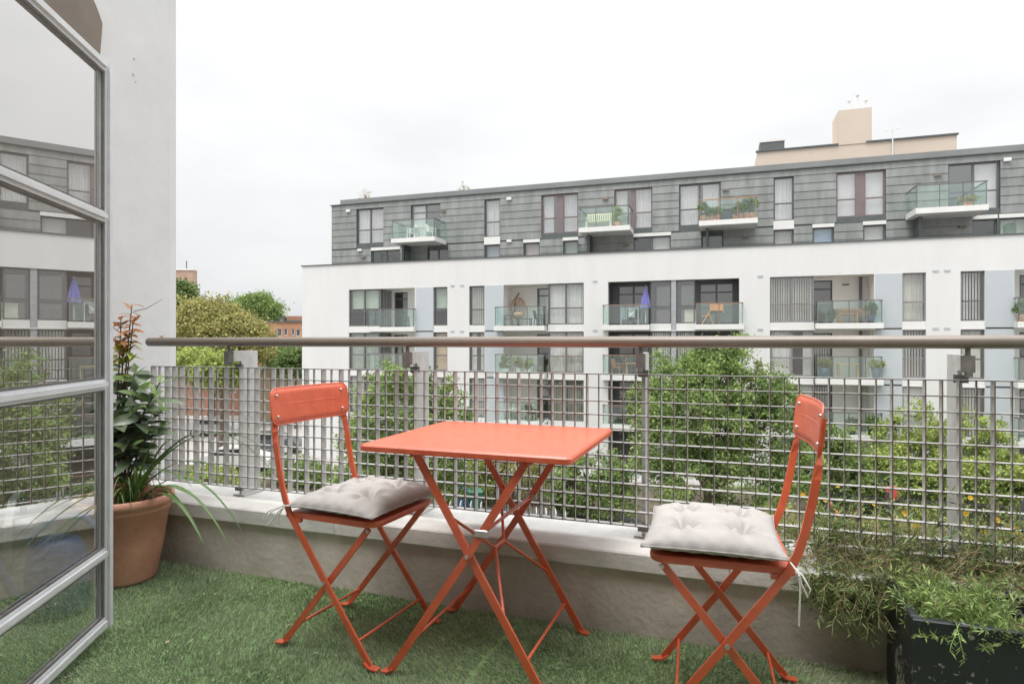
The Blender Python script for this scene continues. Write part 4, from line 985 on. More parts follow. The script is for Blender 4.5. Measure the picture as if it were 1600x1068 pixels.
# shrub: each leaf an own piece, sharing a few shapes
def leaf_mesh(name, l, w, fold=.25, curl=.25, n=6):
    vs = []; fs = []
    for i in range(n + 1):
        s_ = i / n; wd = w * .5 * (math.sin(math.pi * s_ ** .75) ** .8 if 0 < s_ < 1 else .02); z = -curl * l * s_ * s_
        vs += [(l * s_, -wd, z + wd * fold), (l * s_, 0, z), (l * s_, wd, z + wd * fold)]
        if i: k = 3 * i; fs += [(k - 3, k, k + 1, k - 2), (k - 2, k + 1, k + 2, k - 1)]
    b = MB(); b.add(vs, fs, True); return b.mesh(name)
m_gloss = M('glossy_leaf', (.12, .175, .095), .30, var=.25, scale=20, rnd=.35, trans=.2, c2=(.18, .24, .14), spec=.65)
m_young = M('young_leaf', (.24, .36, .12), .4, var=.2, scale=20, rnd=.25, trans=.3)
LM = [leaf_mesh('leaf', .105, .044, .3, .18), leaf_mesh('leaf', .12, .046, .25, .35), leaf_mesh('leaf', .085, .036, .3, .1)]
LY = [leaf_mesh('leaf', .075, .024, .35, .1), leaf_mesh('leaf', .09, .028, .3, .25)]
for q in LM: q.materials.append(m_gloss)
for q in LY: q.materials.append(m_young)
def orient(d, roll):
    q = Vector(d).to_track_quat('X', 'Z'); return (q.to_matrix().to_4x4() @ Matrix.Rotation(roll, 4, 'X')).to_euler()
SB = IC + Vector((0, 0, .088))
sh = thing('potted_shrub', 'glossy dark green shrub growing in the smaller terracotta pot', 'shrub', loc=SB)
tips = [(.10, -.02, .44), (.02, .03, .50), (-.05, .03, .57), (.17, .0, .40), (.15, .05, .46), (.05, -.06, .30), (.17, .04, .25), (-.08, -.04, .38), (.10, -.06, .18), (.0, -.08, .22), (.20, .02, .34), (-.03, .06, .42)]
for tp in tips:
    tp = Vector(tp); rt = Vector((random.uniform(-.03, .03), random.uniform(-.03, .03), 0)); md = rt.lerp(tp, .55) + Vector((-.02, 0, .05))
    b = MB(); b.tube([rt, md, tp], [.0055, .004, .0022], 6); b.build('stem', M('shrub_stem', (.10, .075, .05), .8), sh)
    for k in range(15):
        s_ = .28 + .72 * k / 14; p = (rt.lerp(md, s_ * 2) if s_ < .5 else md.lerp(tp, s_ * 2 - 1)) if s_ < 1 else tp
        a = k * 2.4 + random.random(); el = .15 + .9 * max(0, s_ - .75) * 3 + random.uniform(-.25, .25)
        d = Vector((math.cos(a) * math.cos(el), math.sin(a) * math.cos(el), math.sin(el)))
        young = s_ > .88
        me = random.choice(LY if young else LM); o = link('leaf', me, None, sh, loc=p, rot=orient(d, random.uniform(-1.2, 1.2))); s2 = random.uniform(.85, 1.35); o.scale = (s2, s2, s2)
# red-tipped plant
RB_ = Vector((-2.70, 2.06, .30))
rp = thing('red_leaved_plant', 'slender plant with orange-red young leaves beside the white side wall', 'plant', loc=RB_)
m_redleaf = M('red_leaf', (.50, .22, .09), .5, var=.3, scale=20, rnd=.4, trans=.3); m_yel = M('yellow_green_leaf', (.34, .36, .08), .5, var=.2, rnd=.3, trans=.3)
RM = [leaf_mesh('leaf', .07, .022, .3, .3), leaf_mesh('leaf', .055, .018, .3, .1)]; YM = [leaf_mesh('leaf', .075, .026, .3, .2)]
for q in RM: q.materials.append(m_redleaf)
for q in YM: q.materials.append(m_yel)
for tp in ((.08, .06, .93), (.05, .03, .87), (.10, .05, .85), (.07, .03, .78)):
    tp = Vector(tp); b = MB(); b.tube([(0, 0, 0), tp * .5 + Vector((.02, 0, .02)), tp], [.005, .004, .002], 6); b.build('stem', M('shrub_stem'), rp)
    for k in range(20):
        s_ = .78 + .22 * k / 19; p = tp * s_; a = k * 2.4; el = random.uniform(-.4, .8)
        o = link('leaf', random.choice(RM if s_ > .84 else YM), None, rp, loc=p, rot=orient((math.cos(a) * math.cos(el), math.sin(a) * math.cos(el), math.sin(el)), random.uniform(-.6, .6)))
b = MB(); b.tube([(.09, .06, .90), (.15, .08, .915), (.22, .10, .955)], [.002, .0015, .0008], 5); b.build('stem', M('shrub_stem'), rp)
# arching strap leaves
SP = PC + Vector((.045, -.03, .325))
sp = thing('strap_leaved_plant', 'plant with long narrow arching leaves in the front of the large pot', 'plant', loc=SP, base=SP)
m_strap = M('strap_leaf', (.085, .17, .045), .4, var=.2, scale=6, rnd=.35, trans=.2, c2=(.14, .25, .06)); m_strapy = M('strap_leaf_pale', (.20, .29, .09), .45, var=.2, rnd=.3, trans=.3)
def strap(e, peak, w, mt):
    a = SP + Vector((random.uniform(-.05, .05), random.uniform(-.04, .04), 0)); e = Vector(e); m_ = a.lerp(e, .5); m_.z = peak * 2 - (a.z + e.z) / 2; pts = []
    for i in range(15):
        s_ = i / 14; pts.append(a * (1 - s_) ** 2 + m_ * 2 * s_ * (1 - s_) + e * s_ * s_)
    ws = [w * (.5 + .5 * min(1, i / 3)) * (1 - (i / 14) ** 3) + .0008 for i in range(15)]
    b = MB(); b.flat(pts, Vector((.35, 1, .1)), ws, .0008); b.build('leaf', mt, sp)
for u, v, Zc, pk, w in ((340, 668, 2.75, .60, .010), (336, 676, 2.68, .58, .009), (430, 742, 2.75, .66, .005), (412, 700, 2.8, .64, .004), (383, 838, 2.55, .48, .010), (366, 868, 2.5, .45, .010), (318, 850, 2.45, .42, .012), (325, 862, 2.5, .44, .009),
                        (300, 760, 2.6, .50, .009), (352, 738, 2.8, .52, .007), (290, 700, 2.75, .60, .007), (270, 700, 2.6, .62, .006), (322, 790, 2.5, .46, .008), (258, 740, 2.5, .52, .008), (345, 760, 2.7, .50, .006)):
    strap(at(u, v, Zc), pk, w * 1.4, m_strap)
for k in range(26):
    a = random.uniform(-1.2, 1.0); r_ = random.uniform(.06, .17); strap(SP + Vector((math.cos(a) * r_, math.sin(a) * r_, random.uniform(.0, .16))), SP.z + random.uniform(.06, .18), random.uniform(.004, .008), random.choice((m_strap, m_strapy)))
# watering cans behind the door glass
def can(label, loc, r, h, mat, rz, zinc):
    t = thing('watering_can', label, 'watering can', loc=loc, rz=rz, group='watering cans behind the glazed door')
    b = MB()
    if zinc: pr = [(.001, .003), (r, .003), (r * 1.01, .012), (r * .985, .02), (r * .98, h * .72), (r * 1.005, h * .735), (r * .98, h * .75), (r * .975, h * .86), (r * 1.0, h * .87), (r * .97, h * .885), (r * .95, h), (r * .90, h), (r * .90, h * .9), (.001, h * .55)]
    else: pr = [(.001, .003), (r * .97, .003), (r, .03), (r * .97, h * .55), (r * .9, h * .8), (r * .7, h * .95), (r * .52, h), (r * .46, h), (r * .46, h * .9), (.001, h * .6)]
    b.lathe(pr, 36); b.build('body', mat, t)
    b = MB(); b.tube([(r * .9, 0, h * .18), (r * 1.35, 0, h * .45), (r * 1.9, 0, h * .98)], [.022, .017, .012], 10); s2 = b.build('spout', mat, t)
    b = MB(); b.lathe([(.012, 0), (.03, .028), (.001, .034)], 16, (r * 1.9, 0, h * .97)); b.build('rose', mat, s2)
    pts = [(-r * .95, 0, h * .35), (-r * 1.45, 0, h * .62), (-r * 1.4, 0, h * .95), (-r * .8, 0, h * 1.22), (0, 0, h * 1.27), (r * .65, 0, h * 1.12), (r * .8, 0, h * .93)]
    b = MB(); b.flat(pts, Vector((0, 1, 0)), .026, .007) if zinc else b.tube(pts, .013, 10); b.build('handle', mat, t)
can('grey galvanised watering can behind the door glass', (-2.84, 1.773, .008), .130, .335, m_zinccan, 2.4, True)
can('dark blue plastic watering can behind the door glass', (-2.495, 1.70, .008), .108, .29, m_bluecan, 4.3, False)

# ================================================================== BLACK PLANTER AND OVERGROWN LEDGE AT THE RIGHT
pl = thing('planter_box', 'black painted planter box with worn speckled sides at the right edge', 'planter', loc=(.83, 2.07, .004), base=(.83, 2.07, .004))
mp_ = bpy.data.materials.new('worn_black_paint'); mp_.use_nodes = True; tt = mp_.node_tree; bs = tt.nodes['Principled BSDF']; bs.inputs['Roughness'].default_value = .38
tc = tt.nodes.new('ShaderNodeTexCoord'); nz = tt.nodes.new('ShaderNodeTexNoise'); nz.inputs['Scale'].default_value = 62; nz.inputs['Detail'].default_value = 4
n2 = tt.nodes.new('ShaderNodeTexNoise'); n2.inputs['Scale'].default_value = 7; n2.inputs['Detail'].default_value = 3
mu = tt.nodes.new('ShaderNodeMath'); mu.operation = 'MULTIPLY'; rp_ = tt.nodes.new('ShaderNodeValToRGB')
rp_.color_ramp.elements[0].position = .315; rp_.color_ramp.elements[0].color = (.018, .022, .026, 1); rp_.color_ramp.elements[1].position = .37; rp_.color_ramp.elements[1].color = (.34, .33, .29, 1)
for a_, c_ in ((tc.outputs['Object'], nz.inputs['Vector']), (tc.outputs['Object'], n2.inputs['Vector']), (nz.outputs['Fac'], mu.inputs[0]), (n2.outputs['Fac'], mu.inputs[1]), (mu.outputs[0], rp_.inputs[0]), (rp_.outputs[0], bs.inputs['Base Color'])): tt.links.new(a_, c_)
PX0, PX1, PY0, PY1, PZ = .445, 1.45, 1.93, 2.235, .322
for nm, bx_ in (('front_board', (PX0, PX1, PY0, PY0 + .024)), ('back_board', (PX0, PX1, PY1 - .024, PY1)), ('end_board', (PX0, PX0 + .024, PY0 + .0245, PY1 - .0245)), ('end_board', (PX1 - .024, PX1, PY0 + .0245, PY1 - .0245))):
    b = MB(); b.box(bx_[0], bx_[1], bx_[2], bx_[3], .004, PZ, bev=.003); b.build(nm, mp_, pl)
b = MB(); b.box(PX0 + .025, PX1 - .025, PY0 + .025, PY1 - .025, .02, .255); b.build('soil', m_soil, pl)

m_sed = M('sedum_leaf', (.22, .35, .10), .55, var=.25, scale=9, c2=(.36, .48, .16), island=.35, trans=.25, spec=.4)
m_sedd = M('trailing_leaf', (.16, .24, .075), .6, var=.3, scale=9, c2=(.28, .35, .12), island=.4, trans=.25)
m_dry = M('dry_stem', (.27, .20, .12), .9, var=.35, scale=9, island=.4)
m_petal = M('yellow_petal', (.75, .48, .05), .6, var=.15, island=.2, trans=.3)
def sprigs(roots, dirs, L_, nleaf, ll, lw, droop, r=.0012):
    """thin curved stems with narrow leaves along them; returns (stem mesh builder, leaf arrays)"""
    sb_ = MB(); P, A = [], []
    for p, d, l in zip(roots, dirs, L_):
        p = Vector(p); d = Vector(d).normalized(); pts = [p.copy()]; q = p.copy()
        for i in range(5):
            d = (d + Vector((random.gauss(0, .16), random.gauss(0, .16), -droop + random.gauss(0, .10)))).normalized(); q = q + d * l / 5; pts.append(q.copy())
        sb_.tube(pts, [r, r, r, r * .8, r * .7, r * .5], 4, caps=False)
        for k in range(nleaf):
            s_ = (.15 + .85 * (k + .5) / nleaf) * 5; i = min(4, int(s_)); pos = pts[i].lerp(pts[i + 1], s_ - i); tg = (pts[i + 1] - pts[i]).normalized()
            a = rdir(1)[0]; a = Vector(a); a = (a - tg * a.dot(tg)).normalized() * .9 + tg * .7
            P.append(pos); A.append(a)
    n = len(P); l = ll * rng.uniform(.6, 1.3, n)
    return sb_, leaf_cloud(np.array(P), np.array(A), rdir(n) + np.array([0, 0, .6]), l, l * lw, .1)
def plant_mass(name, label, roots, dirs, L_, nleaf, ll, lw, droop, mleaf, mstem, basep, cat='plant'):
    t = thing(name, label, cat, loc=basep, base=basep); bp_ = Vector(basep)
    s_, (V, Fc) = sprigs(roots, dirs, L_, nleaf, ll, lw, droop)
    link('stems', s_.mesh('stems', bp_), mstem, t)['kind'] = 'stuff'
    link('foliage', np_mesh('foliage', V - np.array(bp_), Fc), mleaf, t)['kind'] = 'stuff'
    return t
R_, D_, LL = [], [], []
for k in range(760):   # mat over the coping, tumbling down its inner face
    x = random.uniform(.16, 1.35); y = random.uniform(2.255, 2.60); z = .303 + random.uniform(0, .045)
    if x < .28 and random.random() < .5: continue
    R_.append((x, y, z)); D_.append((random.gauss(-.2, .7), random.gauss(-.45, .6), random.uniform(0, .9))); LL.append(random.uniform(.07, .16))
for k in range(170):
    x = abs(random.gauss(0, .10)) + .24 if random.random() < .4 else random.uniform(.32, .47); R_.append((x, 2.255, .30)); D_.append((random.gauss(-.1, .4), random.uniform(-.9, -.3), random.uniform(-.5, .3))); LL.append(random.uniform(.08, .22 if x > .3 else .12))
plant_mass('trailing_ledge_plant', 'tangled green trailing plant spilling over the parapet beside the planter', R_, D_, LL, 17, .028, .15, .16, m_sedd, m_dry, (.7, 2.3, .302))
R_, D_, LL = [], [], []
for k in range(300):
    R_.append((random.uniform(PX0 + .03, .70), random.uniform(PY0 + .03, PY1 - .03), .255)); D_.append((random.gauss(-.1, .5), random.gauss(-.05, .5), 1.)); LL.append(random.uniform(.06, .15))
for k in range(70):
    R_.append((random.uniform(.66, 1.3), random.uniform(PY0 + .03, PY0 + .10), .255)); D_.append((random.gauss(0, .5), random.gauss(-.2, .4), 1.)); LL.append(random.uniform(.05, .09))
plant_mass('sedum', 'fresh green sedum filling the black planter box', R_, D_, LL, 22, .024, .2, .05, m_sed, M('sedum_stem', (.30, .26, .15), .8), (.8, 2.05, .255))
R_, D_, LL = [], [], []
for k in range(420):
    R_.append((random.uniform(.2, 1.35), random.uniform(2.26, 2.58), .303 + random.uniform(0, .05))); D_.append((random.gauss(0, .8), random.gauss(-.2, .6), random.uniform(-.1, .9))); LL.append(random.uniform(.08, .2))
plant_mass('dry_grass', 'straw coloured dry stems tangled through the ledge plant', R_, D_, LL, 3, .02, .12, .12, m_dry, M('straw', (.42, .34, .19), .9, var=.3, scale=9), (.7, 2.4, .31))
# one sprig hanging over the planter's front
R_, D_, LL = [(.545, PY0 + .005, .326)], [(.02, -1, .2)], [.10]
plant_mass('sedum_sprig', 'single sedum sprig hanging over the front of the black planter', R_ + [(.552, PY0 + .004, .324)], D_ + [(-.3, -1, .1)], [.11, .09], 16, .020, .25, .30, m_sed, m_sed, (.545, PY0, .30))
# paddle succulent
ps = thing('paddle_succulent', 'grey-green succulent with broad rounded pads at the back of the planter', 'succulent', loc=(.80, 2.06, .25))
m_pad = M('succulent_pad', (.30, .37, .36), .6, var=.12, scale=14)
for (x, y, z, rx, rz, tilt, rot) in ((.0, 0, .07, .035, .022, .4, .2), (.045, -.02, .095, .04, .026, -.3, .8), (-.03, -.05, .06, .035, .02, .2, 1.2), (.04, .05, .14, .03, .045, .2, 0.1), (.1, .0, .08, .045, .028, .1, .6), (.09, .04, .16, .03, .05, -.2, 0)):
    b = MB(); b.ball((0, 0, 0), 1, 10); mtx = Matrix.Translation((x, y, z)) @ Matrix.Rotation(tilt, 4, 'Y') @ Matrix.Rotation(rot, 4, 'X') @ Matrix.Diagonal((rx, .007, rz, 1)); b.v = [tuple(mtx @ Vector(p)) for p in b.v]
    b.build('pad', m_pad, ps)
b = MB(); b.tube([(0, 0, 0), (.03, .0, .08), (.045, .05, .15)], .006, 6); b.build('stem', m_pad, ps)
# flowering plants outside the mesh
R_, D_, LL = [], [], []
for k in range(520):
    x = random.uniform(.02, 1.7); y = random.uniform(2.60, 2.98); h_ = random.uniform(.06, .17) * (.45 + .55 * min(1, (x + .1) / .5))
    R_.append((x, y, .26)); D_.append((random.gauss(0, .35), random.gauss(0, .35), 1.)); LL.append(h_)
m_flw = M('flower_leaf', (.20, .29, .07), .6, var=.3, scale=9, c2=(.36, .40, .13), island=.4, trans=.3)
fp = plant_mass('flowering_ledge_plant', 'yellow-flowered green plants growing just outside the mesh at right', R_, D_, LL, 15, .026, .24, .02, m_flw, m_dry, (.8, 2.78, .26))
b = MB(); b.box(-.1, 2.2, 2.64, 3.0, .10, .262); setp(b.build('window_trough', m_concrete), 'concrete trough of flowering plants outside the parapet at right', 'trough')
for k in range(34):
    x = random.uniform(.1, 1.6); y = random.uniform(2.62, 2.9); z = .26 + random.uniform(.08, .22); b = MB(); n = 8; r_ = random.uniform(.009, .013)
    V = []; Fs = []
    for i in range(n):
        a = 2 * math.pi * i / n; c_ = Vector((x, y, z)); d = Vector((math.cos(a), -.5 + .3 * math.sin(a), math.sin(a))); s2 = Vector((-math.sin(a), 0, math.cos(a))) * r_ * .32
        b.add([c_, c_ + d * r_ * .6 + s2, c_ + d * r_, c_ + d * r_ * .6 - s2], [(0, 1, 2, 3)])
    b.ball((x, y - .002, z), r_ * .32, 5); b.build('flower', m_petal, fp)
for (x, z) in ((.34, .44), (.36, .41)):
    b = MB(); b.ball((x, 2.64, z), .008, 6, 1.8); b.build('orange_bud', M('orange_bud', (.62, .24, .08), .6), fp)
# taller stems threading up through the mesh
R_, D_, LL = [], [], []
for k in range(64):
    R_.append((random.uniform(.2, 1.35), random.uniform(2.33, 2.39), .303)); D_.append((random.gauss(0, .18), random.gauss(-.05, .06), 1.)); LL.append(random.uniform(.14, .32))
plant_mass('upright_ledge_plant', 'upright leafy stems climbing in front of the mesh at right', R_, D_, LL, 20, .030, .22, -.02, M('dark_sprig_leaf', (.13, .20, .075), .5, var=.25, island=.3, trans=.2), m_dry, (.7, 2.36, .303))
# fallen bits on turf and a dry leaf on the rail
b = MB(); p = Vector((-2.73, 2.372, H + .0225))
for i in range(7):
    a = i * .9; d = Vector((math.cos(a), math.sin(a) * .6, .5)) * .018; s2 = Vector((-math.sin(a), math.cos(a), 0)) * .005; b.add([p, p + d * .5 + s2, p + d, p + d * .5 - s2], [(0, 1, 2, 3)])
setp(b.build('dry_leaf', m_redleaf), 'curled orange dry leaf lying on the left end of the handrail', 'leaf')
lm = leaf_mesh('fallen_leaf', .022, .011, .3, .3, 4); lm.materials.append(M('fallen_leaf', (.42, .36, .24), .9))
wh = ['turf below the large terracotta pot', 'turf between the door and the left chair', 'turf in front of the left chair', 'turf under the left chair', 'turf beside the table foot', 'turf below the parapet near the pot']
for k, (u, v) in enumerate(((258, 880), (258, 1004), (498, 1020), (455, 975), (692, 1000), (340, 925))):
    Zc = F * (H - .014) / (v - 534); p = at(u, v, Zc); o = link('fallen_leaf', lm, None, None, loc=p, rot=(.2, -.2, random.random() * 6)); setp(o, f'small dry leaf on the {wh[k]}', 'leaf', 'dry leaves on the turf')

# ================================================================== FURNITURE ON THE FAR BALCONIES
def bthing(name, label, cat, x, y, z, rz=0., group=None): return thing(name, label, cat, loc=BW(x, y, z), rz=TH - TB + rz, group=group)
m_wplastic = M('white_plastic', (.75, .74, .70), .5, var=.04); m_rattan = M('dark_rattan', (.06, .065, .065), .7, var=.25, scale=25); m_wood = M('teak', (.42, .22, .10), .6, var=.2, scale=6); m_orangewood = M('orange_canvas', (.62, .26, .07), .7, var=.15); m_wicker = M('wicker', (.50, .30, .16), .8, var=.25, scale=18)
def fchair(label, x, y, z, rz, mt, arms=True, group='chairs on the far balconies'):
    t = bthing('balcony_chair', label, 'chair', x, y, z, rz, group)
    b = MB(); b.box(-.24, .24, -.24, .24, .40, .45); b.build('seat', mt, t)
    b = MB(); b.add([(-.24, .22, .45), (.24, .22, .45), (.22, .32, .92), (-.22, .32, .92), (-.24, .25, .45), (.24, .25, .45), (.22, .35, .92), (-.22, .35, .92)], [(3, 2, 1, 0), (4, 5, 6, 7), (0, 1, 5, 4), (1, 2, 6, 5), (2, 3, 7, 6), (3, 0, 4, 7)]); b.build('backrest', mt, t)
    for sx in (-.22, .22):
        for sy in (-.22, .24): b = MB(); b.box(sx - .02, sx + .02, sy - .02, sy + .02, 0, .40); b.build('leg', mt, t)
        if arms: b = MB(); b.box(sx - .03, sx + .03, -.24, .26, .62, .66); b.box(sx - .02, sx + .02, -.23, -.19, .451, .62); b.build('armrest', mt, t)
def ftable(label, x, y, z, w, d, h, mt, name='balcony_table'):
    t = bthing(name, label, 'table', x, y, z, .05)
    b = MB(); b.box(-w / 2, w / 2, -d / 2, d / 2, h - .05, h); b.build('table_top', mt, t)
    for sx in (-1, 1):
        for sy in (-1, 1): b = MB(); b.box(sx * (w / 2 - .06) - .025, sx * (w / 2 - .06) + .025, sy * (d / 2 - .06) - .025, sy * (d / 2 - .06) + .025, 0, h - .05); b.build('leg', mt, t)
def fplant(label, x, y, z, r, h, ph, mt, potm, group='potted plants on the far balconies'):
    t = bthing('balcony_plant', label, 'potted plant', x, y, z, 0, group)
    b = MB(); b.lathe([(.001, 0), (r * .55, 0), (r * .8, ph), (r * .7, ph), (.001, ph * .9)], 14); b.build('pot', potm, t)
    V, Fc = foliage([((0, 0, ph + h * .5), (r, r, h * .5))], 26, 26, .10, .10); link('foliage', np_mesh('foliage', V, Fc), mt, t)
fA, fB, fC = FLR[0], FLR[1], FLR[2]
fchair('dark green armchair on the top white-storey balcony nearest the left corner', FX(629), YF + .4, fA, 2.2, M('green_metal', (.06, .10, .085), .6))
# balcony 2, top white storey: egg chair, two rattan chairs, table
x = FX(803); t = bthing('hanging_chair', 'round wicker hanging egg chair on the second white-storey balcony', 'chair', x, YF + .8, fA)
b = MB(); b.tube([(-.1, .5, .02), (-.35, .45, .9), (-.3, .4, 1.75), (0, .2, 2.05), (.05, 0, 1.95)], .035, 8); b.build('stand', m_rattan, t)
b = MB(); V = [];
for i in range(9):
    a = i * math.pi / 8; b.tube([(.5 * math.sin(c_) * math.cos(a) * 1., .42 * math.sin(c_) * math.sin(a), 1.1 - .68 * math.cos(c_)) for c_ in np.linspace(0, math.pi, 14)], .018, 5)
for zz in np.linspace(.55, 1.65, 9):
    rr = .5 * math.sqrt(max(.02, 1 - ((zz - 1.1) / .68) ** 2)); b.tube([(rr * math.cos(a), rr * .84 * math.sin(a), zz) for a in np.linspace(.3, math.pi - .3 + 1.2, 16)], .016, 5)
b.build('basket', m_wicker, t)
b = MB(); b.ball((0, .05, .72), .36, 10, .5); b.build('seat_pad', M('pad_orange', (.55, .36, .22), .9), t)
fchair('dark rattan armchair facing the table on the egg chair balcony, nearer the grey panel', FX(793), YF + .1, fA, -1.4, m_rattan)
fchair('dark rattan armchair on the egg chair balcony, nearer the door', FX(842), YF + .1, fA, 1.5, m_rattan)
ftable('low dark table between the rattan armchairs', FX(819), YF + .05, fA, .9, .5, .45, m_rattan)
# double loggia: parasol, clothes, orange chair
x = FX(1008); t = bthing('folded_parasol', 'folded violet-blue parasol on the double loggia', 'parasol', x, YF + .3, fA)
b = MB(); b.tube([(0, 0, 0), (0, 0, 2.25)], .025, 8); b.build('pole', m_whiteslab, t)
b = MB(); pr = []
n = 16
for i, (r_, z_) in enumerate(((.32, .95), (.34, 1.0), (.26, 1.35), (.15, 1.8), (.03, 2.2))):
    for k in range(n): a = 2 * math.pi * k / n; rr = r_ * (1 if k % 2 else .62); b.v.append((rr * math.cos(a), rr * math.sin(a), z_))
for i in range(4):
    for k in range(n): b.f.append((i * n + k, i * n + (k + 1) % n, (i + 1) * n + (k + 1) % n, (i + 1) * n + k)); b.sm.append(False)
b.build('canopy', M('violet_canvas', (.17, .17, .43), .8), t)
b = MB(); b.lathe([(.001, 0), (.24, 0), (.24, .06), (.05, .1)], 16); b.build('base', m_rattan, t)
x = FX(983); t = bthing('laundry_rack', 'drying rack hung with black and white cloth on the double loggia', 'laundry rack', x, YF + .2, fA)
b = MB(); b.box(-.5, .5, -.02, .02, .95, .98); b.box(-.5, -.47, -.02, .02, 0, .95); b.box(.47, .5, -.02, .02, 0, .95); b.build('rack_frame', m_whiteslab, t)
b = MB(); b.box(-.05, .30, -.06, -.03, .45, .97); b.build('cloth', M('patterned_cloth', (.05, .05, .07), .9, var=.1, scale=9, c2=(.85, .85, .85)), t)
b = MB(); b.box(-.44, -.12, -.06, -.03, .35, .97); b.build('cloth', M('grey_blue_cloth', (.20, .27, .32), .9), t)
x = FX(1118); t = bthing('deck_chair', 'orange folding deck chair on the right half of the double loggia', 'chair', x, YF + .2, fA, .3)
b = MB(); b.box(-.30, .42, .0, .05, .75, 1.12); b.build('canvas', m_orangewood, t)
for p, q in (((-.75, .02, 0), (-.15, .02, .95)), ((-.1, .03, 0), (-.35, .03, .55)), ((-.75, .02, .45), (-.3, .02, .5)), ((.42, .02, .6), (.42, .02, 1.2)), ((-.15, .02, .95), (-.28, .02, 1.12))):
    b = MB(); b.tube([p, q], .028, 6); b.build('frame_bar', m_orangewood, t)
t = bthing('storage_box', 'pale storage box in front of the middle loggia windows', 'box', FX(1078), YF - .1 + .6, fA); b = MB(); b.box(-.3, .3, -.2, .2, 0, .8, bev=.02); b.build('body', M('pale_box', (.60, .62, .52), .6), t); b = MB(); b.box(-.31, .31, -.21, .21, .802, .85); b.build('lid', M('pale_box'), t)
# right-hand loggia
ftable('wooden table on the balcony below the brown-mullioned windows', FX(1326), YF + .3, fA, .9, .6, .72, m_wood)
t = bthing('balcony_bench', 'long wooden bench along the right-hand loggia', 'bench', FX(1342), YF + .95, fA); b = MB(); b.box(-.9, .9, -.2, .2, .42, .48); b.build('seat', m_wood, t); b = MB(); b.box(-.9, .9, .18, .22, .55, .80); b.build('backrest', m_wood, t)
for sx in (-.8, .8): b = MB(); b.box(sx - .04, sx + .04, -.18, .22, 0, .42); b.build('leg', m_wood, t)
fplant('dark green plant in a navy pot at the end of the right-hand loggia', FX(1360), YF - .1, fA, .26, .7, .38, m_lf_dark, M('navy_pot', (.05, .06, .12), .5))
fplant('small plant by the open door of the right-hand loggia', FX(1298), YF - .1, fA, .2, .45, .25, m_lf_dark, m_rattan)
fplant('plant in an orange pot at the far right loggia', FX(1594), YF - .1, fA, .3, .6, .35, m_lf_green, m_terra)
# second white storey
fplant('bushy green plant at the left of the second-storey balcony below the egg chair', FX(791), YF - .1, fB, .36, .75, .3, m_lf_green, m_whiteslab)
fplant('pink-flowering plant in a white pot on the balcony below the egg chair', FX(812), YF - .2, fB, .22, .6, .35, m_lf_olive, m_whiteslab)
fplant('yellow plant in a white pot on the balcony below the egg chair', FX(827), YF - .2, fB, .24, .45, .3, m_lf_lime, m_whiteslab)
fchair('grey round-backed chair behind the plants on the lower balcony', FX(805), YF + .5, fB, 3.0, M('grey_shell', (.25, .27, .27), .6), False)
fchair('grey shell chair behind the yellow plant on the lower balcony', FX(826), YF + .6, fB, 3.1, M('grey_shell'), False)
ftable('slatted yellow wood table on the lower loggia balcony beside the third post', FX(990), YF + .1, fB, .9, .5, .7, M('pine', (.58, .38, .17), .6))
fchair('brown wooden chair at the slatted table on the lower loggia', FX(965), YF + .1, fB, 1.2, m_wood)
ftable('light wooden console on the lower balcony right of the big tree', FX(1326), YF + .2, fB, 1.0, .5, .75, M('pine'))
fplant('yellow-green plant in a blue tub on the lower balcony right of the big tree', FX(1288), YF - .1, fB, .34, .4, .55, m_lf_olive, M('blue_tub', (.10, .14, .20), .5))
fplant('small plant at the right end of the lower balcony right of the big tree', FX(1368), YF - .15, fB, .3, .35, .6, m_lf_lime, M('blue_tub'))
ftable('white side table on the lowest visible balcony behind the table', FX(803), YF + .2, fC, .7, .5, .7, m_whiteslab)
fchair('dark chair on the lowest visible balcony behind the table', FX(828), YF + .2, fC, .8, m_rattan)
fplant('green plant on the lowest balcony at right behind the mesh', FX(1330), YF - .1, fC, .3, .5, .35, m_lf_dark, m_rattan)
fplant('plant with grey-green leaves at the end of the lowest right balcony', FX(1362), YF - .1, fC, .3, .6, .4, m_lf_green, m_rattan)
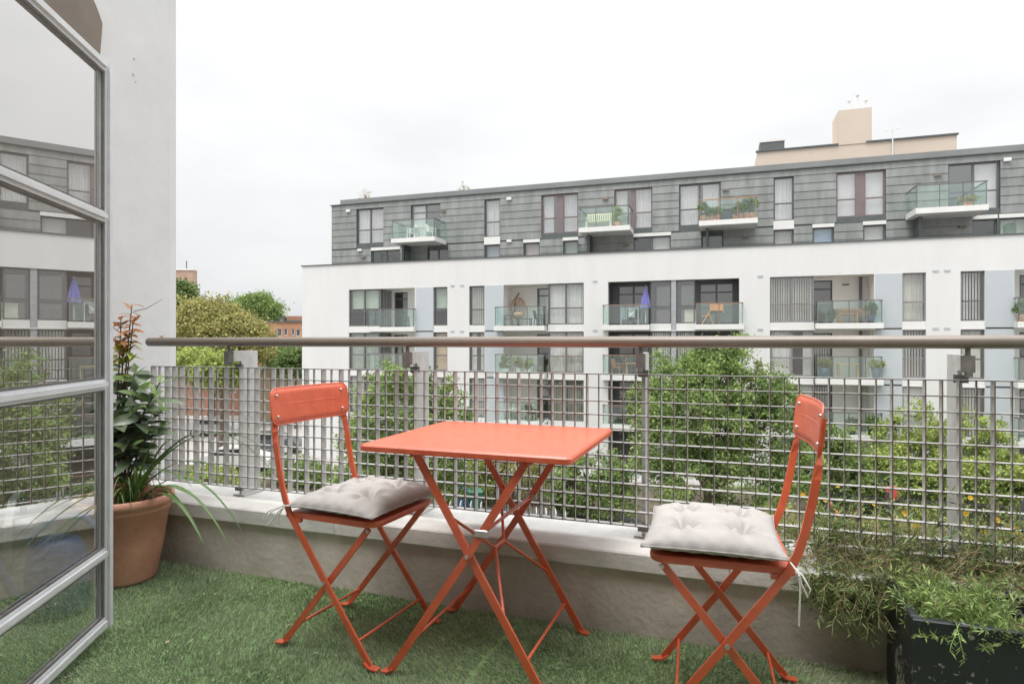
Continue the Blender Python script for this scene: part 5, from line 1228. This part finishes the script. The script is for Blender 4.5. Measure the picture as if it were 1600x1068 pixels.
# zinc storeys
zf = 7.78
a, d_, yb = zbal[0]
ftable('white plastic table on the first zinc-storey balcony', a + (d_ - a) * .60, yb + .6, zf, .8, .7, .72, m_wplastic)
fchair('white plastic chair left of the table on the first zinc balcony', a + (d_ - a) * .38, yb + .6, zf, -1.5, m_wplastic)
fchair('white plastic chair right of the table on the first zinc balcony', a + (d_ - a) * .83, yb + .6, zf, 1.5, m_wplastic)
a, d_, yb = zbal[1]
t = bthing('white_bench', 'cream slatted garden bench on the second zinc-storey balcony', 'bench', a + (d_ - a) * .36, yb + .7, zf)
mt = M('cream_paint', (.72, .68, .50), .6)
b = MB(); b.box(-.75, .75, -.25, .25, .40, .45); b.build('seat', mt, t)
b = MB(); b.box(-.75, .75, .25, .29, .88, .95); b.build('top_rail', mt, t)
sl = MB().box(-.03, .03, .25, .28, .45, .88).mesh('back_slat')
for k in range(12): link('back_slat', sl, mt, t, loc=(-.7 + k * .127, 0, 0))
for sx in (-.72, .72): b = MB(); b.box(sx - .04, sx + .04, -.25, .28, .0, .40); b.box(sx - .03, sx + .03, -.25, .28, .60, .65); b.build('leg', mt, t)
fplant('tall pale plant at the right end of the cream bench', a + (d_ - a) * .72, yb + .8, zf, .2, .9, .35, m_lf_lime, m_terra)
a, d_, yb = zbal[2]
for k, fx_ in enumerate((.08, .22, .34, .60, .72, .82, .92)):
    fplant(f'green plant in a terracotta pot on the third zinc balcony, {ordn[k]} from the left', a + (d_ - a) * fx_, yb + .35, zf, .24, (.75, .35, .4, .35, .6, .8, .85)[k], .34, m_lf_green, m_terra)
t = bthing('balcony_tub', 'dark square tub in the middle of the third zinc balcony', 'tub', a + (d_ - a) * .48, yb + .4, zf); b = MB(); b.box(-.28, .28, -.25, .25, 0, .55, bev=.02); b.build('body', m_rattan, t); b = MB(); b.box(-.3, .3, -.27, .27, .552, .60); b.build('lid', m_rattan, t)
a, d_, yb = zbal[3]
fplant('low terracotta trough plant on the rightmost zinc balcony', a + (d_ - a) * .78, yb + .6, zf, .32, .25, .28, m_lf_olive, m_terra)
x = FX(1153, 37.2); fchair('white plastic chair on the roof terrace under the third zinc balcony', x, 37.2, 5.45, .2, m_wplastic)
for u, lb in ((571, 'small leafless shrub on the zinc roof at its left end'), (724, 'small pale shrub on the zinc roof left of the middle')):
    p = BW(FX(u, 40.), 40., ZT + .36); tree('roof_shrub', lb, p, 1.4, [((0, 0, .6), (.5, .4, .6))], m_lf_olive, 14, 12, .12, .08, .03, 'shrubs on the zinc roof', 'shrub', 6)
